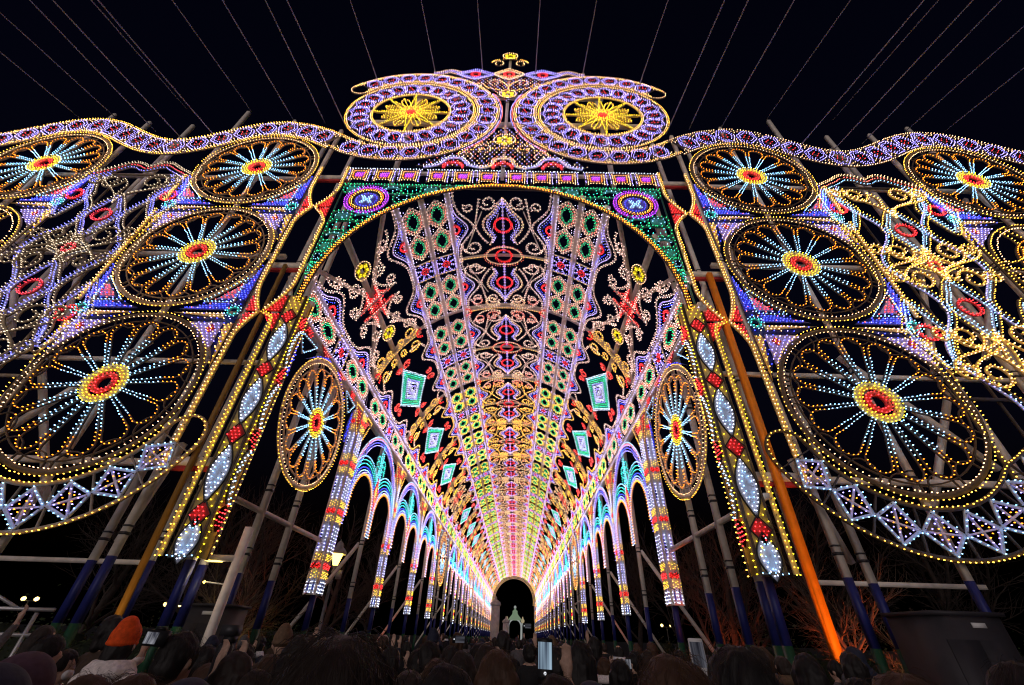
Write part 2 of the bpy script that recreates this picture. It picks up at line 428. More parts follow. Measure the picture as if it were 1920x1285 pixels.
# ------------------------------------------------------------------ the front: wing walls
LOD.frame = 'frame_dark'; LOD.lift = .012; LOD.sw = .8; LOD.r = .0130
ZC = CAMZ
WX, WZ, WR = 8.65, (13.17, 8.79, 4.41), 2.12
NODE = (10.98, 6.60)
def beam_mesh(p0, p1, w, m='ivory', bands=False):
    """square timber from p0 to p1; a post is navy and green near the ground"""
    mb = MB(); p0, p1 = Vector(p0), Vector(p1); d = p1 - p0
    seq = [(0, 1, m)]
    if bands:
        L = d.length; seq = [(0, .9 / L, 'ivory'), (.9 / L, 1.75 / L, 'paint_green'), (1.75 / L, 2.75 / L, 'paint_navy'), (2.75 / L, 1, m)]
    dn = d.normalized(); a = Vector((1, 0, 0)) if abs(dn.x) < .9 else Vector((0, 1, 0))
    b = dn.cross(a).normalized(); a = b.cross(dn).normalized()
    for t0, t1, mm in seq:
        A0, A1 = p0 + d * t0, p0 + d * t1
        V = [q + a * sx * w / 2 + b * sy * w / 2 for q in (A0, A1) for sx, sy in ((-1, -1), (1, -1), (1, 1), (-1, 1))]
        mb.add(V, [(0, 1, 5, 4), (1, 2, 6, 5), (2, 3, 7, 6), (3, 0, 4, 7), (3, 2, 1, 0), (4, 5, 6, 7)], mm)
    if bands:
        for h in (3.1, 4.52, 7.0, 10.75):
            if h < d.length - .3:
                for dz, hh in ((0, .05), (.14, .03)):
                    V = [p0 + dn * (h + dz + q) + a * sx * (w / 2 + .012) + b * sy * (w / 2 + .012) for q in (0, hh) for sx, sy in ((-1, -1), (1, -1), (1, 1), (-1, 1))]
                    mb.add(V, [(0, 1, 5, 4), (1, 2, 6, 5), (2, 3, 7, 6), (3, 0, 4, 7), (3, 2, 1, 0), (4, 5, 6, 7)], 'dark_metal')
    return mb.mesh('beam')
def corner_fill(sx, s_up):
    """the coloured corner between two wheels: sx = side of the column, origin at the node on the column edge"""
    mb = MB(); X = lambda pts: A(pts) * np.array([sx, 1])      # u grows from the column axis outwards; node at u=2.12
    e = 2.15
    for sv, cs in ((1, ('blue', 'rose', 'lav')), (-1, ('lav', 'blue', 'warm'))):
        us = np.linspace(.62, e - .03, 12); cv = 2.19 - np.sqrt(2.17 ** 2 - us ** 2)
        q = X(np.vstack([np.stack([us, sv * cv], -1), [(e - .03, sv * .05), (.62, sv * .05)]]))
        mb.poly(q, 'paint_navy', -.06, -.045); g = hexgrid(q, .165)
        for k, c in enumerate(cs): mb.bulbs(g[k::3], c, -.045)
    # above the joint: blue fans, red triangle, below: golden fans, lavender panel with orange heart
    mb.fill(X([(.55, .05), (e - .36, .05), (e - .36, .36)]), 'blue', 'board_blue', .085)
    mb.fill(X([(e - .02, .38), (e - .36, .50), (e - .02, 1.75)]), 'blue', 'board_blue', .085)
    mb.fill(X([(e - .34, .42), (e - .30, .95), (e - .80, .42)]), 'red', 'board_lav', .1)
    mb.line(X([(e - .30, .30), (e - .26, 1.15), (e - 1.05, .30)]), 'ice', True, .035, sp=.1)
    mb.fill(X([(.45, -.06), (e - .36, -.06), (e - .36, -.22)]), 'warm', 'board_yellow', .1)
    mb.fill(X([(e - .02, -.38), (e - .22, -.44), (e - .02, -1.7)]), 'gold', 'board_yellow', .1)
    mb.fill(X([(e - .28, -.36), (e - .26, -1.25), (e - 1.15, -.36)]), 'lav', 'board_lav', .11)
    mb.fill(X([(e - .50, -.42), (e - .38, -.56), (e - .50, -.70), (e - .62, -.56)]), 'amber', 'board_red', .09, n=.004)
    mb.strip(X(circ(e - .17, 0, .13, 16)), .07, 'board_teal', True, -.03, .006); mb.bulbs(X(circ(e - .17, 0, .13, 8)), 'cyan', .006); mb.bulbs(X(circ(e - .17, 0, .20, 12)), 'ice')
    return mb.mesh('corner_panel')
def edge_path(z0, z1, x, xp, nodes):
    pts = []
    for z in np.arange(z0, z1 - .01, -.1):
        dx = 0
        for nz in nodes:
            t = (z - nz)
            k = max(0, 1 - abs(t) / (1.1 if t > 0 else .8)); dx = max(dx, k ** 1.7)
        pts.append((x + (xp - x) * dx, z))
    return A(pts)
def scroll_panel(sg, parent, bright):
    """eyes and golden volutes between two columns of wheels (centre u = 0)"""
    gold, ice, red = ('gold', 'ice', 'red') if bright else ('dim', 'dimblue', 'dimred')
    for i, z in enumerate((10.38, 8.84, 7.28)):
        mb = MB()
        if i == 1: eye_mb(mb, 0, 0, .62, .42, gold, red, None, PI / 2 * 0); 
        else: eye_mb(mb, 0, 0, .95, .72, ice, red, gold, PI / 2)
        put('eye_ornament', mb.mesh('eye'), parent, (sg * 12.45, 0, z), FAC)
    for sx in (-1, 1):
        for z in NODE:
            mb = MB(); eye_mb(mb, 0, 0, 1.05, .62, ice, 'red', gold, PI / 2)
            put('eye_ornament', mb.mesh('eye'), parent, (sg * 12.45 + sx * 1.55, .02, z + .45 * (1 if z > 8 else -.4)), FAC)
        for zz, up in ((12.15, 1), (9.4, 1), (8.3, -1), (6.3, 1), (5.2, -1)):
            for k, (dx, r) in enumerate(((.72, .40), (1.32, .26))):
                mb = MB(); s = scroll_pts(0, 0, r, 90 * sx, -sx * up * 460, None); bm_ = 'board_yellow' if bright else 'frame_tan'
                mb.line(s, [gold, 'warm' if bright else None], w=.07, rows=(.022, -.024), sp=.12, m=bm_)
                tail = spline([s[-1], (s[-1][0] - sx * .25, s[-1][1] - up * .3), (-sx * dx * .8, -up * .75), (-sx * dx, -up * 1.2)], 6)
                mb.line(tail, [gold, 'warm' if bright else None], w=.07, rows=(.022, -.024), sp=.12, m=bm_)
                put('volute', mb.mesh('volute'), parent, (sg * 12.45 + sx * dx, -.03 - .012 * k, zz + .08 * k), FAC)
        z = np.linspace(12.6, 3.2, 60); wv = np.stack([sx * (1.0 + .38 * np.cos((z - 8.84) * 2.03)), z], -1); mb = MB()
        mb.line(wv, [ice, 'lav' if bright else ice], w=.07, rows=(.03, -.04), sp=.105, m='board_ice'); mb.line(offset(wv, .14), gold, w=.05)
        put('wave_string', mb.mesh('wave'), parent, (sg * 12.45, .015, 0), FAC)
    mb = MB()
    top = spline([(-1.7, 12.7), (-1.2, 13.0), (-.7, 13.32), (-.25, 13.25), (0, 13.1), (.25, 13.25), (.7, 13.32), (1.2, 13.0), (1.7, 12.7)], 8)
    mb.line(top, 'warm' if bright else 'dim', w=.08, rows=(.03, -.04)); mb.line(offset(top, -.16), 'rose' if bright else 'dimred', w=.05); mb.line(offset(top, -.3), ice, w=.05)
    put('panel_top', mb.mesh('panel_top'), parent, (sg * 12.45, 0, 0), FAC)
    mb = MB()
    for x in (-1.9, 1.9): mb.line([(x, 13.0), (x, 2.6)], gold, w=.09, rows=(0,))
    for z in (12.75, 8.84, 4.6): mb.strip([(-1.9, z), (1.9, z)], .09, n0=-.10, n1=-.05)
    for x in (-.9, .9): mb.strip([(x, 12.7), (x, 2.6)], .05, n0=-.16, n1=-.11)
    put('panel_frame', mb.mesh('panel_frame'), parent, (sg * 12.45, .03, 0), FAC)

def build_wing(sg):
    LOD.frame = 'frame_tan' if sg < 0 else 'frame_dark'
    root = empty('illuminated_wing', (sg * 12, FY, 0))
    tag(root, ('left' if sg < 0 else 'right') + ' wing wall of light with stacked rosette wheels and wavy crest, ' + ('dim' if sg < 0 else 'brightly lit') + ' scroll panel', 'light wall', 'light wing walls beside the gate')
    base = empty('wheel_column', (0, 0, ZC), (0, 0, 0), root)   # facade sheet frame: x across, z above eye level
    off = -sg * 12
    P = lambda x, z, y=0: (sg * x + off, y, z)
    for z in WZ:
        LOD.frame = 'frame_tan' if sg < 0 and z > 5 else 'frame_dark'; wheel(base, WR, P(WX, z), FAC, key=LOD.frame)  # upper left rims coloured as lit, the others as unlit
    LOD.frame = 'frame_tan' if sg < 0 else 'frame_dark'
    for nz in NODE:
        for sx in (-1, 1):
            put('corner_panel', cached(('cf', sx, LOD.frame), lambda: corner_fill(sx, 1)), base, P(WX, nz, .01)[:1] + (.01, nz), FAC)
    col2 = empty('wheel_column', (0, 0, ZC), (0, 0, 0), root)
    wheel(col2, WR, P(16.25, 13.17), FAC, key=LOD.frame)
    mb = MB()                                                   # orange ring under the outer wheel
    for r, c, w in ((1.85, 'gold', .10), (1.70, 'warm', 0), (1.2, 'amber', .09), (1.08, 'amber', 0), (.72, 'lav', .10), (.58, 'ice', .06), (.42, 'rose', .05), (.24, 'red', .05)): mb.line(circ(0, 0, r, 48), c, True, w)
    for k in range(6):
        a = k * 60 + 30; mb.line(arc(1.85 * math.cos(math.radians(a)), 1.85 * math.sin(math.radians(a)), .8, a + 110, a + 250, 10), 'gold', w=.06, n=.01)
    put('orange_rosette', mb.mesh('orange_rosette'), col2, P(16.25, 8.9), FAC)
    for sx in (-1,):
        put('corner_panel', cached(('cf', sx * sg, LOD.frame), lambda: corner_fill(sx * sg, 1)), col2, (sg * 16.25 + off, .01, NODE[0]), FAC)
    # edge strings
    ed = empty('edge_frame', (0, 0, ZC), (0, 0, 0), root)
    for pts, nm in ((edge_path(13.2, 2.5, 6.36, 6.03, NODE), 'edge_string'), (A([(10.9, 12.6), (10.9, 11.2)]), 'edge_string'), (A([(10.9, 10.7), (10.9, 6.9)]), 'edge_string')):
        mb = MB(); q = pts * np.array([sg, 1]); mb.line(q, ['gold', 'warm'], w=.13, rows=(.03, -.035), m='board_yellow')
        put(nm, mb.mesh(nm), ed, (off, 0, 0), FAC)
    for nz in NODE:
        for s2 in (1, -1):
            mb = MB(); mb.fill(A([(6.06, nz + s2 * .04), (6.38, nz + s2 * .04), (6.38, nz + s2 * .62)]) * np.array([sg, 1]), 'red', 'board_red', .085)
            put('red_wedge', mb.mesh('red_wedge'), ed, (off, .012, 0), FAC)
    # crest band
    xs = np.arange(19.6, 8.6, -.2)
    path = [(x, 15.12 + .74 * math.cos(2 * PI * (x - 8.65) / 7.6)) for x in xs] + [(7.7, 15.66), (7.0, 15.34), (6.35, 14.92)]
    path = A(path) * np.array([sg, 1])
    if sg > 0: path = path
    b = band(path, .47, 17, root, 'crest_band', 'crest', edge='gold' if sg < 0 else 'warm', mesh_unit=m_star_panel, loc=(off, -.02, ZC), edge_in='warm' if sg < 0 else None)
    # hanging band under the lowest wheel
    a = np.radians(np.linspace(-152, -26, 40)); hp = np.stack([WX + 2.72 * np.cos(a), WZ[2] + 2.72 * np.sin(a)], -1)
    lead = spline([(14.2, 2.2), (13.3, 3.05), (12.4, 3.35), (11.5, 3.1), (10.9, 2.75)], 6)
    hp = np.vstack([lead[:-1], hp[::-1][::-1]]) if False else np.vstack([lead[:-1], np.stack([WX + 2.72 * np.cos(a[::-1]), WZ[2] + 2.72 * np.sin(a[::-1])], -1)])
    hp = hp if hp[0][0] > hp[-1][0] else hp
    hp = A(hp); 
    # order from outside to the gate side
    a2 = np.radians(np.linspace(-40, -154, 36)); ring = np.stack([WX + 2.70 * np.cos(a2), WZ[2] + 2.70 * np.sin(a2)], -1)
    hp = np.vstack([lead[:-2], ring]) * np.array([sg, 1])
    m2 = m_cross_panel
    band(hp, .43, 12, root, 'hanging_band', 'hang', edge='gold', mesh_unit=m2, loc=(off, -.05, ZC), endcap=True, tie=None)
    # scroll panel
    sp = empty('scroll_panel', (off, 0, ZC), (0, 0, 0), root)
    scroll_panel(sg, sp, sg > 0)
    # timber scaffold behind
    sc = empty('scaffold', (off, 0, 0), (0, 0, 0), root)
    posts = [(6.55, 16.2, .11, .20), (7.5, 17.2, .11, .9), (8.65, 16.9, .10, .18), (10.85, 17.6, .12, .20), (12.45, 15.4, .11, .2), (13.6, 17.6, .12, .8), (14.5, 16.6, .11, .2), (16.3, 17.2, .11, .2)]
    for x, h, w, dy in posts: put('post', beam_mesh((sg * x, dy, 0), (sg * x, dy, h + ZC), w, 'ivory', True), sc)
    for z, x0, x1, dy, w in ((5.25, 5.2, 17, .32, .09), (2.75, 5.2, 17, .33, .12), (9.0, 6.3, 17, .32, .12), (13.0, 6.3, 17, .32, .11), (1.0, 6.4, 9.7, 1.0, .08)):
        put('crossbeam', beam_mesh((sg * x0, dy, z + ZC), (sg * x1, dy, z + ZC), w), sc)
    for x0, z0, y0, x1, z1, y1 in ((6.5, 3.2, .4, 7.55, 1.4, 1.3), (8.7, 5.9, .42, 10.8, 3.1, .42), (10.9, 5.0, .42, 9.4, 2.0, 1.2), (12.5, 9.0, .45, 10.9, 5.5, .45), (13.6, 6.0, .5, 12.4, 2.0, 1.2), (10.9, 2.2, .4, 13.4, .4, 1.2), (16.2, 12.8, .5, 14.6, 9, .5), (14.6, 9, .5, 12.5, 6, .5)):
        put('brace', beam_mesh((sg * x0, y0, z0 + ZC), (sg * x1, y1, z1 + ZC), .11), sc)
    # guy wires to anchors behind the photographer
    gw = empty('guy_wires', (off, 0, 0), (0, 0, 0), root)
    for x, z in ((6.4, 16.4), (7.4, 16.8), (8.7, 16.9), (10.8, 17.7), (11.2, 15.4), (12.4, 15.2), (13.6, 17.8), (13.9, 15.9), (16.2, 17.0), (17.5, 16.8)):
        mb = MB(); mb.tube((sg * x, .2, z + ZC), (sg * (x * .97 + (x * 7.3 % 1 - .5) * 3.0), -46 - (x % 1) * 8, 2.5 + x * 3.1 % 2), .020, .020, 'wire', 6); put('guy_wire', mb.mesh('guy_wire'), gw)
    return root
WINGS = [build_wing(-1), build_wing(1)]

# ------------------------------------------------------------------ the front: central gate
def m_square_panel():
    mb = MB(); w = .40
    mb.strip([(-.42, .34), (.42, .34)], .06, n1=.004); mb.bulbs(resample([(-.40, .34), (.40, .34)], .10), 'white', .004)
    for x in (-.36, -.28, .28, .36): mb.line([(x, -.36), (x, .26)], 'lav' if abs(x) > .3 else 'warm', w=.04, sp=.09)
    mb.line(A([(-.2, -.2), (.2, -.2), (.2, .2), (-.2, .2)]), 'amber', True, .05, sp=.085)
    mb.poly(spline([(-.14, -.11), (.14, -.11), (.16, 0), (.14, .11), (-.14, .11), (-.16, 0)], 4, True), 'board_purple')
    mb.bulbs(hexgrid([(-.15, -.12), (.15, -.12), (.15, .12), (-.15, .12)], .075), 'purple', -.01)
    for k in range(5): mb.bulbs([(-.2 + .1 * k, -.3)], 'warm')
    return mb.mesh('square_panel')
def m_green_tile(v):
    mb = MB(); q = spline([(-.30, -.19), (0, -.23), (.30, -.19), (.32, .17), (0, .22), (-.32, .17)], 3, True)
    mb.strip(q, .07, 'board_green', True)
    mb.bulbs(resample(q, .15, True), 'green')
    if v % 3 == 0: mb.poly(q * .72, 'board_teal', -.03, -.014)
    if v % 3 == 2: mb.strip(arc(0, -.3, .42, 50, 130, 8), .10, 'board_teal', n1=.003)
    mb.bulbs(resample(q * np.array([.58, .5]), .15, True), 'cyan' if v % 2 else 'ice')
    return mb.mesh('green_tile')
def m_medallion():
    mb = MB()
    mb.line(circ(0, 0, .66, 32), ['purple', 'purple'], True, .12, rows=(.04, -.05), sp=.09, m='board_purple')
    mb.line(circ(0, 0, .50, 28), ['gold', 'amber'], True, .09, rows=(.02, -.04), sp=.09)
    mb.poly(circ(0, 0, .42, 24), 'board_blue', -.04, -.02)
    mb.bulbs(resample(circ(0, 0, .34, 20), .10, True), 'blue', -.02)
    for k in range(4):
        a = k * PI / 2 + PI / 4; mb.fill(spline([(0, 0), (.2 * math.cos(a - .4), .2 * math.sin(a - .4)), (.26 * math.cos(a), .26 * math.sin(a)), (.2 * math.cos(a + .4), .2 * math.sin(a + .4))], 3, True), 'ice', 'board_ice', .08, n=.0)
    return mb.mesh('medallion')
def m_lens(h, w):
    mb = MB(); p = np.vstack([spline([(0, -h), (w * .75, -h * .45), (w, 0), (w * .75, h * .45), (0, h)], 5)[:-1], spline([(0, h), (-w * .75, h * .45), (-w, 0), (-w * .75, -h * .45), (0, -h)], 5)[:-1]])
    mb.poly(p * .97, 'board_ice', -.03, -.006); mb.line(p, None, True, .03, n=.004, m='black')
    mb.bulbs(resample(p * np.array([.72, .84]), .085 * LOD.sp, True), 'white', -.006); mb.bulbs(resample(p * np.array([.4, .6]), .1 * LOD.sp, True), 'ice', -.006)
    return mb.mesh('lens_panel')
def m_diamond(w, h):
    mb = MB(); p = A([(0, -h), (w, 0), (0, h), (-w, 0)]); mb.poly(p, 'board_red', -.03, -.006); mb.line(p, None, True, .025, n=.004, m='black')
    mb.bulbs(hexgrid(p * .85, .085 * LOD.sp), 'red', -.006)
    return mb.mesh('red_diamond')
def pilaster(sg, parent):
    cx = 5.16; w = .44
    mb = MB(); mb.poly([(-w / 2, 1.0), (w / 2, 1.0), (w / 2, 7.15), (-w / 2, 7.15)], 'board_yellow', -.06, -.012)
    zs = np.arange(1.1, 7.1, .1)
    P = hexgrid([(-w / 2 + .03, 1), (w / 2 - .03, 1), (w / 2 - .03, 7.1), (-w / 2 + .03, 7.1)], .13)
    keep = np.ones(len(P), bool)
    for k in range(4):
        zc = 2.49 + 1.58 * k - 1.58; keep &= ~((np.abs(P[:, 0]) / .24 + (np.abs(P[:, 1] - zc) / .62) ** 1.6) < 1)
        zd = 1.70 + 1.58 * k; keep &= ~((np.abs(P[:, 0]) / .24 + np.abs(P[:, 1] - zd) / .29) < 1)
    mb.bulbs(P[keep], 'yellow', -.012)
    for s in (-1, 1): mb.line([(s * w / 2, 1), (s * w / 2, 7.15)], None, w=.06, m='frame_dark')
    mb.line([(-w / 2, 1), (w / 2, 1)], 'ice', w=.07, n=.01)
    body = put('pilaster', mb.mesh('pilaster'), parent, (sg * cx, -.03, 0), FAC)
    mb = MB(); q = A([(sg * .40, 1.0), (sg * .40, 6.15), (sg * .46, 6.45), (sg * .74, 6.60)]); mb.line(q, ['gold', 'yellow'], w=.12, rows=(.035, -.035), m='board_yellow'); put('edge_string', mb.mesh('es'), body, (0, 0, -.02))
    for k in range(4):
        z = .91 + 1.58 * k + (0 if k else .35)
        put('lens_panel', cached(('lens', k == 0), lambda: m_lens(.60 if k else .40, .205)), body, (0, z, .01))
        put('red_diamond', cached('rd', lambda: m_diamond(.205, .25)), body, (0, 1.70 + 1.58 * k, .01))
    # return face towards the passage
    mb = MB(); d = .42; mb.poly([(0, 1.0), (d, 1.0), (d, 7.15), (0, 7.15)], 'board_yellow', -.05, -.012)
    for k in range(4):
        z = .91 + 1.58 * k
        if k: mb.line(arc(d * .98, z, .28, 120, 240, 10, ry=.62), ['white', 'ice'], w=.08, rows=(0, .05), n=.01)
        mb.fill(spline([(.12, z + .79), (.26, z + .55), (.36, z + .62), (.38, z + .95), (.26, z + 1.02)], 4, True), 'red', 'board_red', .085)
    mb.line([(.06, 1), (.06, 7.1)], 'yellow', w=.04); mb.line([(d - .03, 1), (d - .03, 7.1)], 'gold', w=.05)
    rot = Matrix(((0, 0, -sg), (sg * -1 * -1 if False else (-sg if sg > 0 else 1), 0, 0), (0, 1, 0))).to_euler()
    # sheet facing the axis: n = -sg * X, v = Z, u along the passage
    if sg > 0: mb.flip(); 
    put('pilaster_return', mb.mesh('pret'), parent, (sg * (cx - w / 2), .0, 0), WALL_R if sg > 0 else WALL_L)
WALL_L = Matrix(((0, 0, 1), (1, 0, 0), (0, 1, 0))).to_euler()
WALL_R = Matrix(((0, 0, -1), (-1, 0, 0), (0, 1, 0))).to_euler()
AR, AZ = 5.10, 7.15
def build_gate():
    root = empty('illuminated_gate', (0, FY, 0))
    tag(root, 'tall central gate of coloured bulbs with round arch, twin star wheels and pediment', 'gate')
    fr = empty('gate_frame', (0, 0, ZC), (0, 0, 0), root)
    for sg in (-1, 1): pilaster(sg, fr)
    # arch string
    mb = MB(); a = arc(0, AZ, AR, -2, 182, 80)
    mb.line(a, ['amber', 'gold', 'amber'], w=.16, rows=(.045, 0, -.05), sp=.1); put('arch_string', mb.mesh('arch_string'), fr, (0, -.05, 0), FAC)
    # wavy outer edges with red wedges
    for sg in (-1, 1):
        q = edge_path(13.2, 6.62, 5.42, 5.93, NODE) * np.array([sg, 1]); mb = MB(); mb.line(q, ['gold', 'warm'], w=.12, rows=(.03, -.03), m='board_yellow')
        put('edge_string', mb.mesh('es'), fr, (0, -.02, 0), FAC)
        for nz in NODE:
            for s2 in (-1, 1):
                mb = MB(); mb.fill(A([(5.88, nz + s2 * .04), (5.45, nz + s2 * .04), (5.45, nz + s2 * .62)]) * np.array([sg, 1]), 'red', 'board_red', .085); put('red_wedge', mb.mesh('rw'), fr, (0, .01, 0), FAC)
        for z in (8.5, 12.95, 2.75):
            put('bracket', beam_mesh((sg * 5.4, .25, z), (sg * 6.6, .25, z), .17), fr)
            put('bracket_trim', cached('bt', lambda: beam_mesh((-.58, 0, 0), (.58, 0, 0), .09, 'board_red')), fr, (sg * 6.0, .25, z - .135))
        put('post', beam_mesh((sg * 5.78, .08, -ZC), (sg * 5.98, .08, 8.4), .13 if sg > 0 else .085, 'uplit_orange' if sg > 0 else 'uplit_ochre'), fr)
        put('brace', beam_mesh((sg * 5.9, .35, 8.2), (sg * 5.35, .35, 6.6), .09), fr)
        for x, dy in ((5.25, .42), (5.45, 1.1)): put('post', beam_mesh((sg * x, dy, -ZC), (sg * x, dy, 12.2), .12, 'ivory', True), fr)
        put('post', beam_mesh((sg * 6.25, .7, -ZC), (sg * 6.0, .7, 16.8), .11, 'ivory', True), fr)
    # row of square panels
    row = empty('square_row', (0, 0, ZC), (0, 0, 0), root)
    for i in range(12):
        x = -4.93 + i * .86 + (i // 3) * .135
        put('square_panel', cached('sq', m_square_panel), row, (x, -.02, 12.80), FAC)
    put('crossbeam', beam_mesh((-5.4, .1, 12.33), (5.4, .1, 12.33), .10, 'black'), row); put('crossbeam', beam_mesh((-5.4, .16, 13.22), (5.4, .16, 13.22), .10), row)
    # spandrels
    for sg in (-1, 1):
        sp = put('spandrel', (lambda mb: (mb.line(A([(sg * 5.28, 7.2), (sg * 5.28, 12.25)]), None, w=.05, m='board_green'), mb.line(A([(sg * .7, 12.25), (sg * 5.28, 12.25)]), ['green'], w=.05, m='board_green'), mb.mesh('spandrel'))[-1])(MB()), fr, (0, -.01, 0), FAC)
        n = 0
        for j in range(11):
            z = 11.99 - j * .475; zz = max(z - .23, AZ); x0 = math.sqrt(max(0, (AR + .10) ** 2 - (zz - AZ + .2) ** 2)) + .05; x0 = max(x0, .35)
            k = max(1, round((5.26 - x0) / .66)); wt = (5.26 - x0) / k
            if wt < .10: continue
            for i in range(k):
                x = x0 + (i + .5) * wt
                if math.hypot(x - 4.35, (z - 11.38) * 1.0) < .80: continue
                put('green_tile', cached(('gt', n % 6), lambda: m_green_tile(n % 6)), sp, (sg * x, z, 0), (0, 0, 0), (wt / .68, 1, 1)); n += 1
        # slivers along the arch
        mb = MB(); 
        for t in np.linspace(12, 80, 40):
            r = AR + .14; mb.bulbs([(sg * r * math.cos(math.radians(t)), AZ + r * math.sin(math.radians(t)))], 'cyan' if int(t) % 2 else 'green')
        mb.strip(arc(0, AZ, AR + .15, 90 - sg * 80, 90 - sg * 8, 30), .06, 'board_green', n0=-.05, n1=-.004)
        put('arch_trim', mb.mesh('at'), sp, (0, 0, 0))
        put('medallion', cached('med', m_medallion), sp, (sg * 4.35, 11.38, .02))
    # twin star wheels
    for sg in (-1, 1):
        c = (sg * 3.93, -.03, 17.35 + ZC); mb = MB()
        mb.line(circ(0, 0, 2.60, 80), ['warm', 'gold'], True, .12, rows=(.03, -.04)); mb.line(circ(0, 0, 1.60, 60), ['gold', 'warm'], True, .12, rows=(.04, -.03), m='board_yellow')
        for k in range(22):
            t = 2 * PI * (k + .5) / 22; d = np.array([math.cos(t), math.sin(t)]); mb.strip([d * 1.62, d * 2.56], .03, n0=-.05, n1=-.006)
            mb.bulbs([d * 1.78, d * 2.40, d * 2.25, d * 1.9], 'warm')
        ring = put('star_wheel', mb.mesh('star_wheel'), root, c, FAC)
        for k in range(22):
            t = 2 * PI * k / 22; put('star_panel', cached('sp22', lambda: m_star_panel(.86, .60)), ring, (2.10 * math.cos(t), 2.10 * math.sin(t), .003), (0, 0, t))
        for k in range(16):
            t = 2 * PI * k / 16
            def ray():
                m = MB(); q = [(.16, .15), (1.52, 0), (.16, -.15)]
                m.strip(q, .07, 'board_yellow', n1=.004); m.strip([(.1, 0), (1.45, 0)], .05, 'board_yellow', n0=-.06, n1=-.006); m.bulbs(resample(q, .095), 'yellow', .004)
                return m.mesh('star_ray')
            def ray2():
                m = MB(); q = [(.3, .13), (1.05, .17), (1.22, 0), (1.05, -.17), (.3, -.13)]; m.strip(q, .035, 'board_yellow', n0=-.045, n1=-.006)
                m.bulbs(resample(q, .12), 'gold', -.006); m.line([(.3, 0), (1.2, 0)], 'yellow', w=.04, m='board_yellow', sp=.12); return m.mesh('star_ray')
            put('star_ray', cached('ray', ray) if k % 2 == 0 else cached('ray2', ray2), ring, (0, 0, 0), (0, 0, t))
        mb = MB(); mb.poly(circ(0, 0, .2, 16), 'board_red', -.02, .01); mb.bulbs(hexgrid(circ(0, 0, .32, 16), .08), 'red', .01); put('hub', mb.mesh('hub'), ring)
        # outer volute band round the wheel
        a = np.radians(np.linspace(-90, -322, 70)); path = np.stack([3.93 + 3.18 * np.cos(a), 17.35 + 3.18 * np.sin(a)], -1)
        lead = A([(6.30, 14.90), (5.75, 14.56), (5.1, 14.30), (4.5, 14.19)])
        path = np.vstack([lead, path]) * np.array([sg, 1])
        band(path, .42, 19, root, 'volute_band', 'vol', edge='warm', mesh_unit=m_star_panel, loc=(0, -.05, ZC), endcap=True, edge_in='gold')
    # spine, flowers, finial
    ps = empty('pediment_spine', (0, 0, ZC), (0, 0, 0), root)
    put('beam', beam_mesh((0, .1, 12.9), (0, .1, 23), .12), ps); put('crossbeam', beam_mesh((-4.2, .2, 19.35), (4.2, .2, 19.35), .16), ps); put('crossbeam', beam_mesh((-6.4, .25, 17.0), (6.4, .25, 17.0), .16), ps)
    for sg in (-1, 1):
        put('post', beam_mesh((sg * 3.93, .3, 12.9), (sg * 3.93, .3, 20.6), .14), ps)
    for z, r in ((23.2, .36), (19.05, .36), (15.2, .40)): put('flower', cached(('fl', r), lambda: m_flower(r)), ps, (0, -.06, z), FAC)
    mb = MB(); eye_mb(mb, 0, 0, .62, .62, 'warm', 'red', 'warm', 0); put('eye_ornament', mb.mesh('eye'), ps, (0, -.05, 21.1), FAC)
    for sg in (-1, 1):
        mb = MB(); eye_mb(mb, 0, 0, .75, .55, 'lav', 'red', 'lav', 0); tail = spline([(sg * .8, .1), (sg * 1.2, .28), (sg * 1.6, .05), (sg * 1.9, .0)], 6); mb.line(tail, 'lav', w=.07, rows=(.05, -.05)); mb.line(offset(tail, .16), 'warm', w=.05); mb.line(offset(tail, -.16), 'warm', w=.05)
        put('eye_ornament', mb.mesh('eye'), ps, (sg * 1.55, -.05, 21.05), FAC)
        for z, r, dx, up in ((22.3, .34, .55, 1), (20.15, .34, .62, -1), (14.5, .36, .75, 1), (19.9, .22, 1.3, -1), (14.0, .3, 1.35, 1)):
            mb = MB(); s = scroll_pts(0, 0, r, 90, -sg * up * 430, None); mb.line(s, 'warm', w=.05, sp=.095); t = spline([s[-1], (s[-1][0] - sg * .2, s[-1][1] + up * .3), (-sg * dx, up * .62)], 6); mb.line(t, 'gold', w=.05)
            put('volute', mb.mesh('volute'), ps, (sg * dx, -.05, z), FAC)
        # half eyes standing on the row of squares
    for x, w in ((-1.75, .8), (0, .62), (1.75, .8)):
        mb = MB(); mb.line(arc(x, 13.3, .34, 0, 180, 12), ['red', 'red'], w=.12, rows=(.03, -.04), m='board_red', sp=.085)
        mb.line(spline([(x - w * 1.3, 13.34), (x - w * .7, 13.5), (x - .3, 13.88), (x, 13.98), (x + .3, 13.88), (x + w * .7, 13.5), (x + w * 1.3, 13.34)], 6), ['white', 'lav'] if x else ['warm', 'gold'], w=.12, rows=(.05, -.05), m='board_ice')
        put('half_eye', mb.mesh('half_eye'), ps, (0, -.04, 0), FAC)
    mb = MB(); g = hexgrid([(-3.2, 13.4), (3.2, 13.4), (1.4, 14.6), (0, 16.4), (-1.4, 14.6)], .17); d = np.minimum(np.hypot(g[:, 0] - 3.93, g[:, 1] - 17.35), np.hypot(g[:, 0] + 3.93, g[:, 1] - 17.35)); g = g[d > 3.72]
    g2 = hexgrid([(-2.8, 20.75), (2.8, 20.75), (.6, 19.3), (0, 18.4), (-.6, 19.3)], .17); d = np.minimum(np.hypot(g2[:, 0] - 3.93, g2[:, 1] - 17.35), np.hypot(g2[:, 0] + 3.93, g2[:, 1] - 17.35)); g2 = g2[d > 3.72]
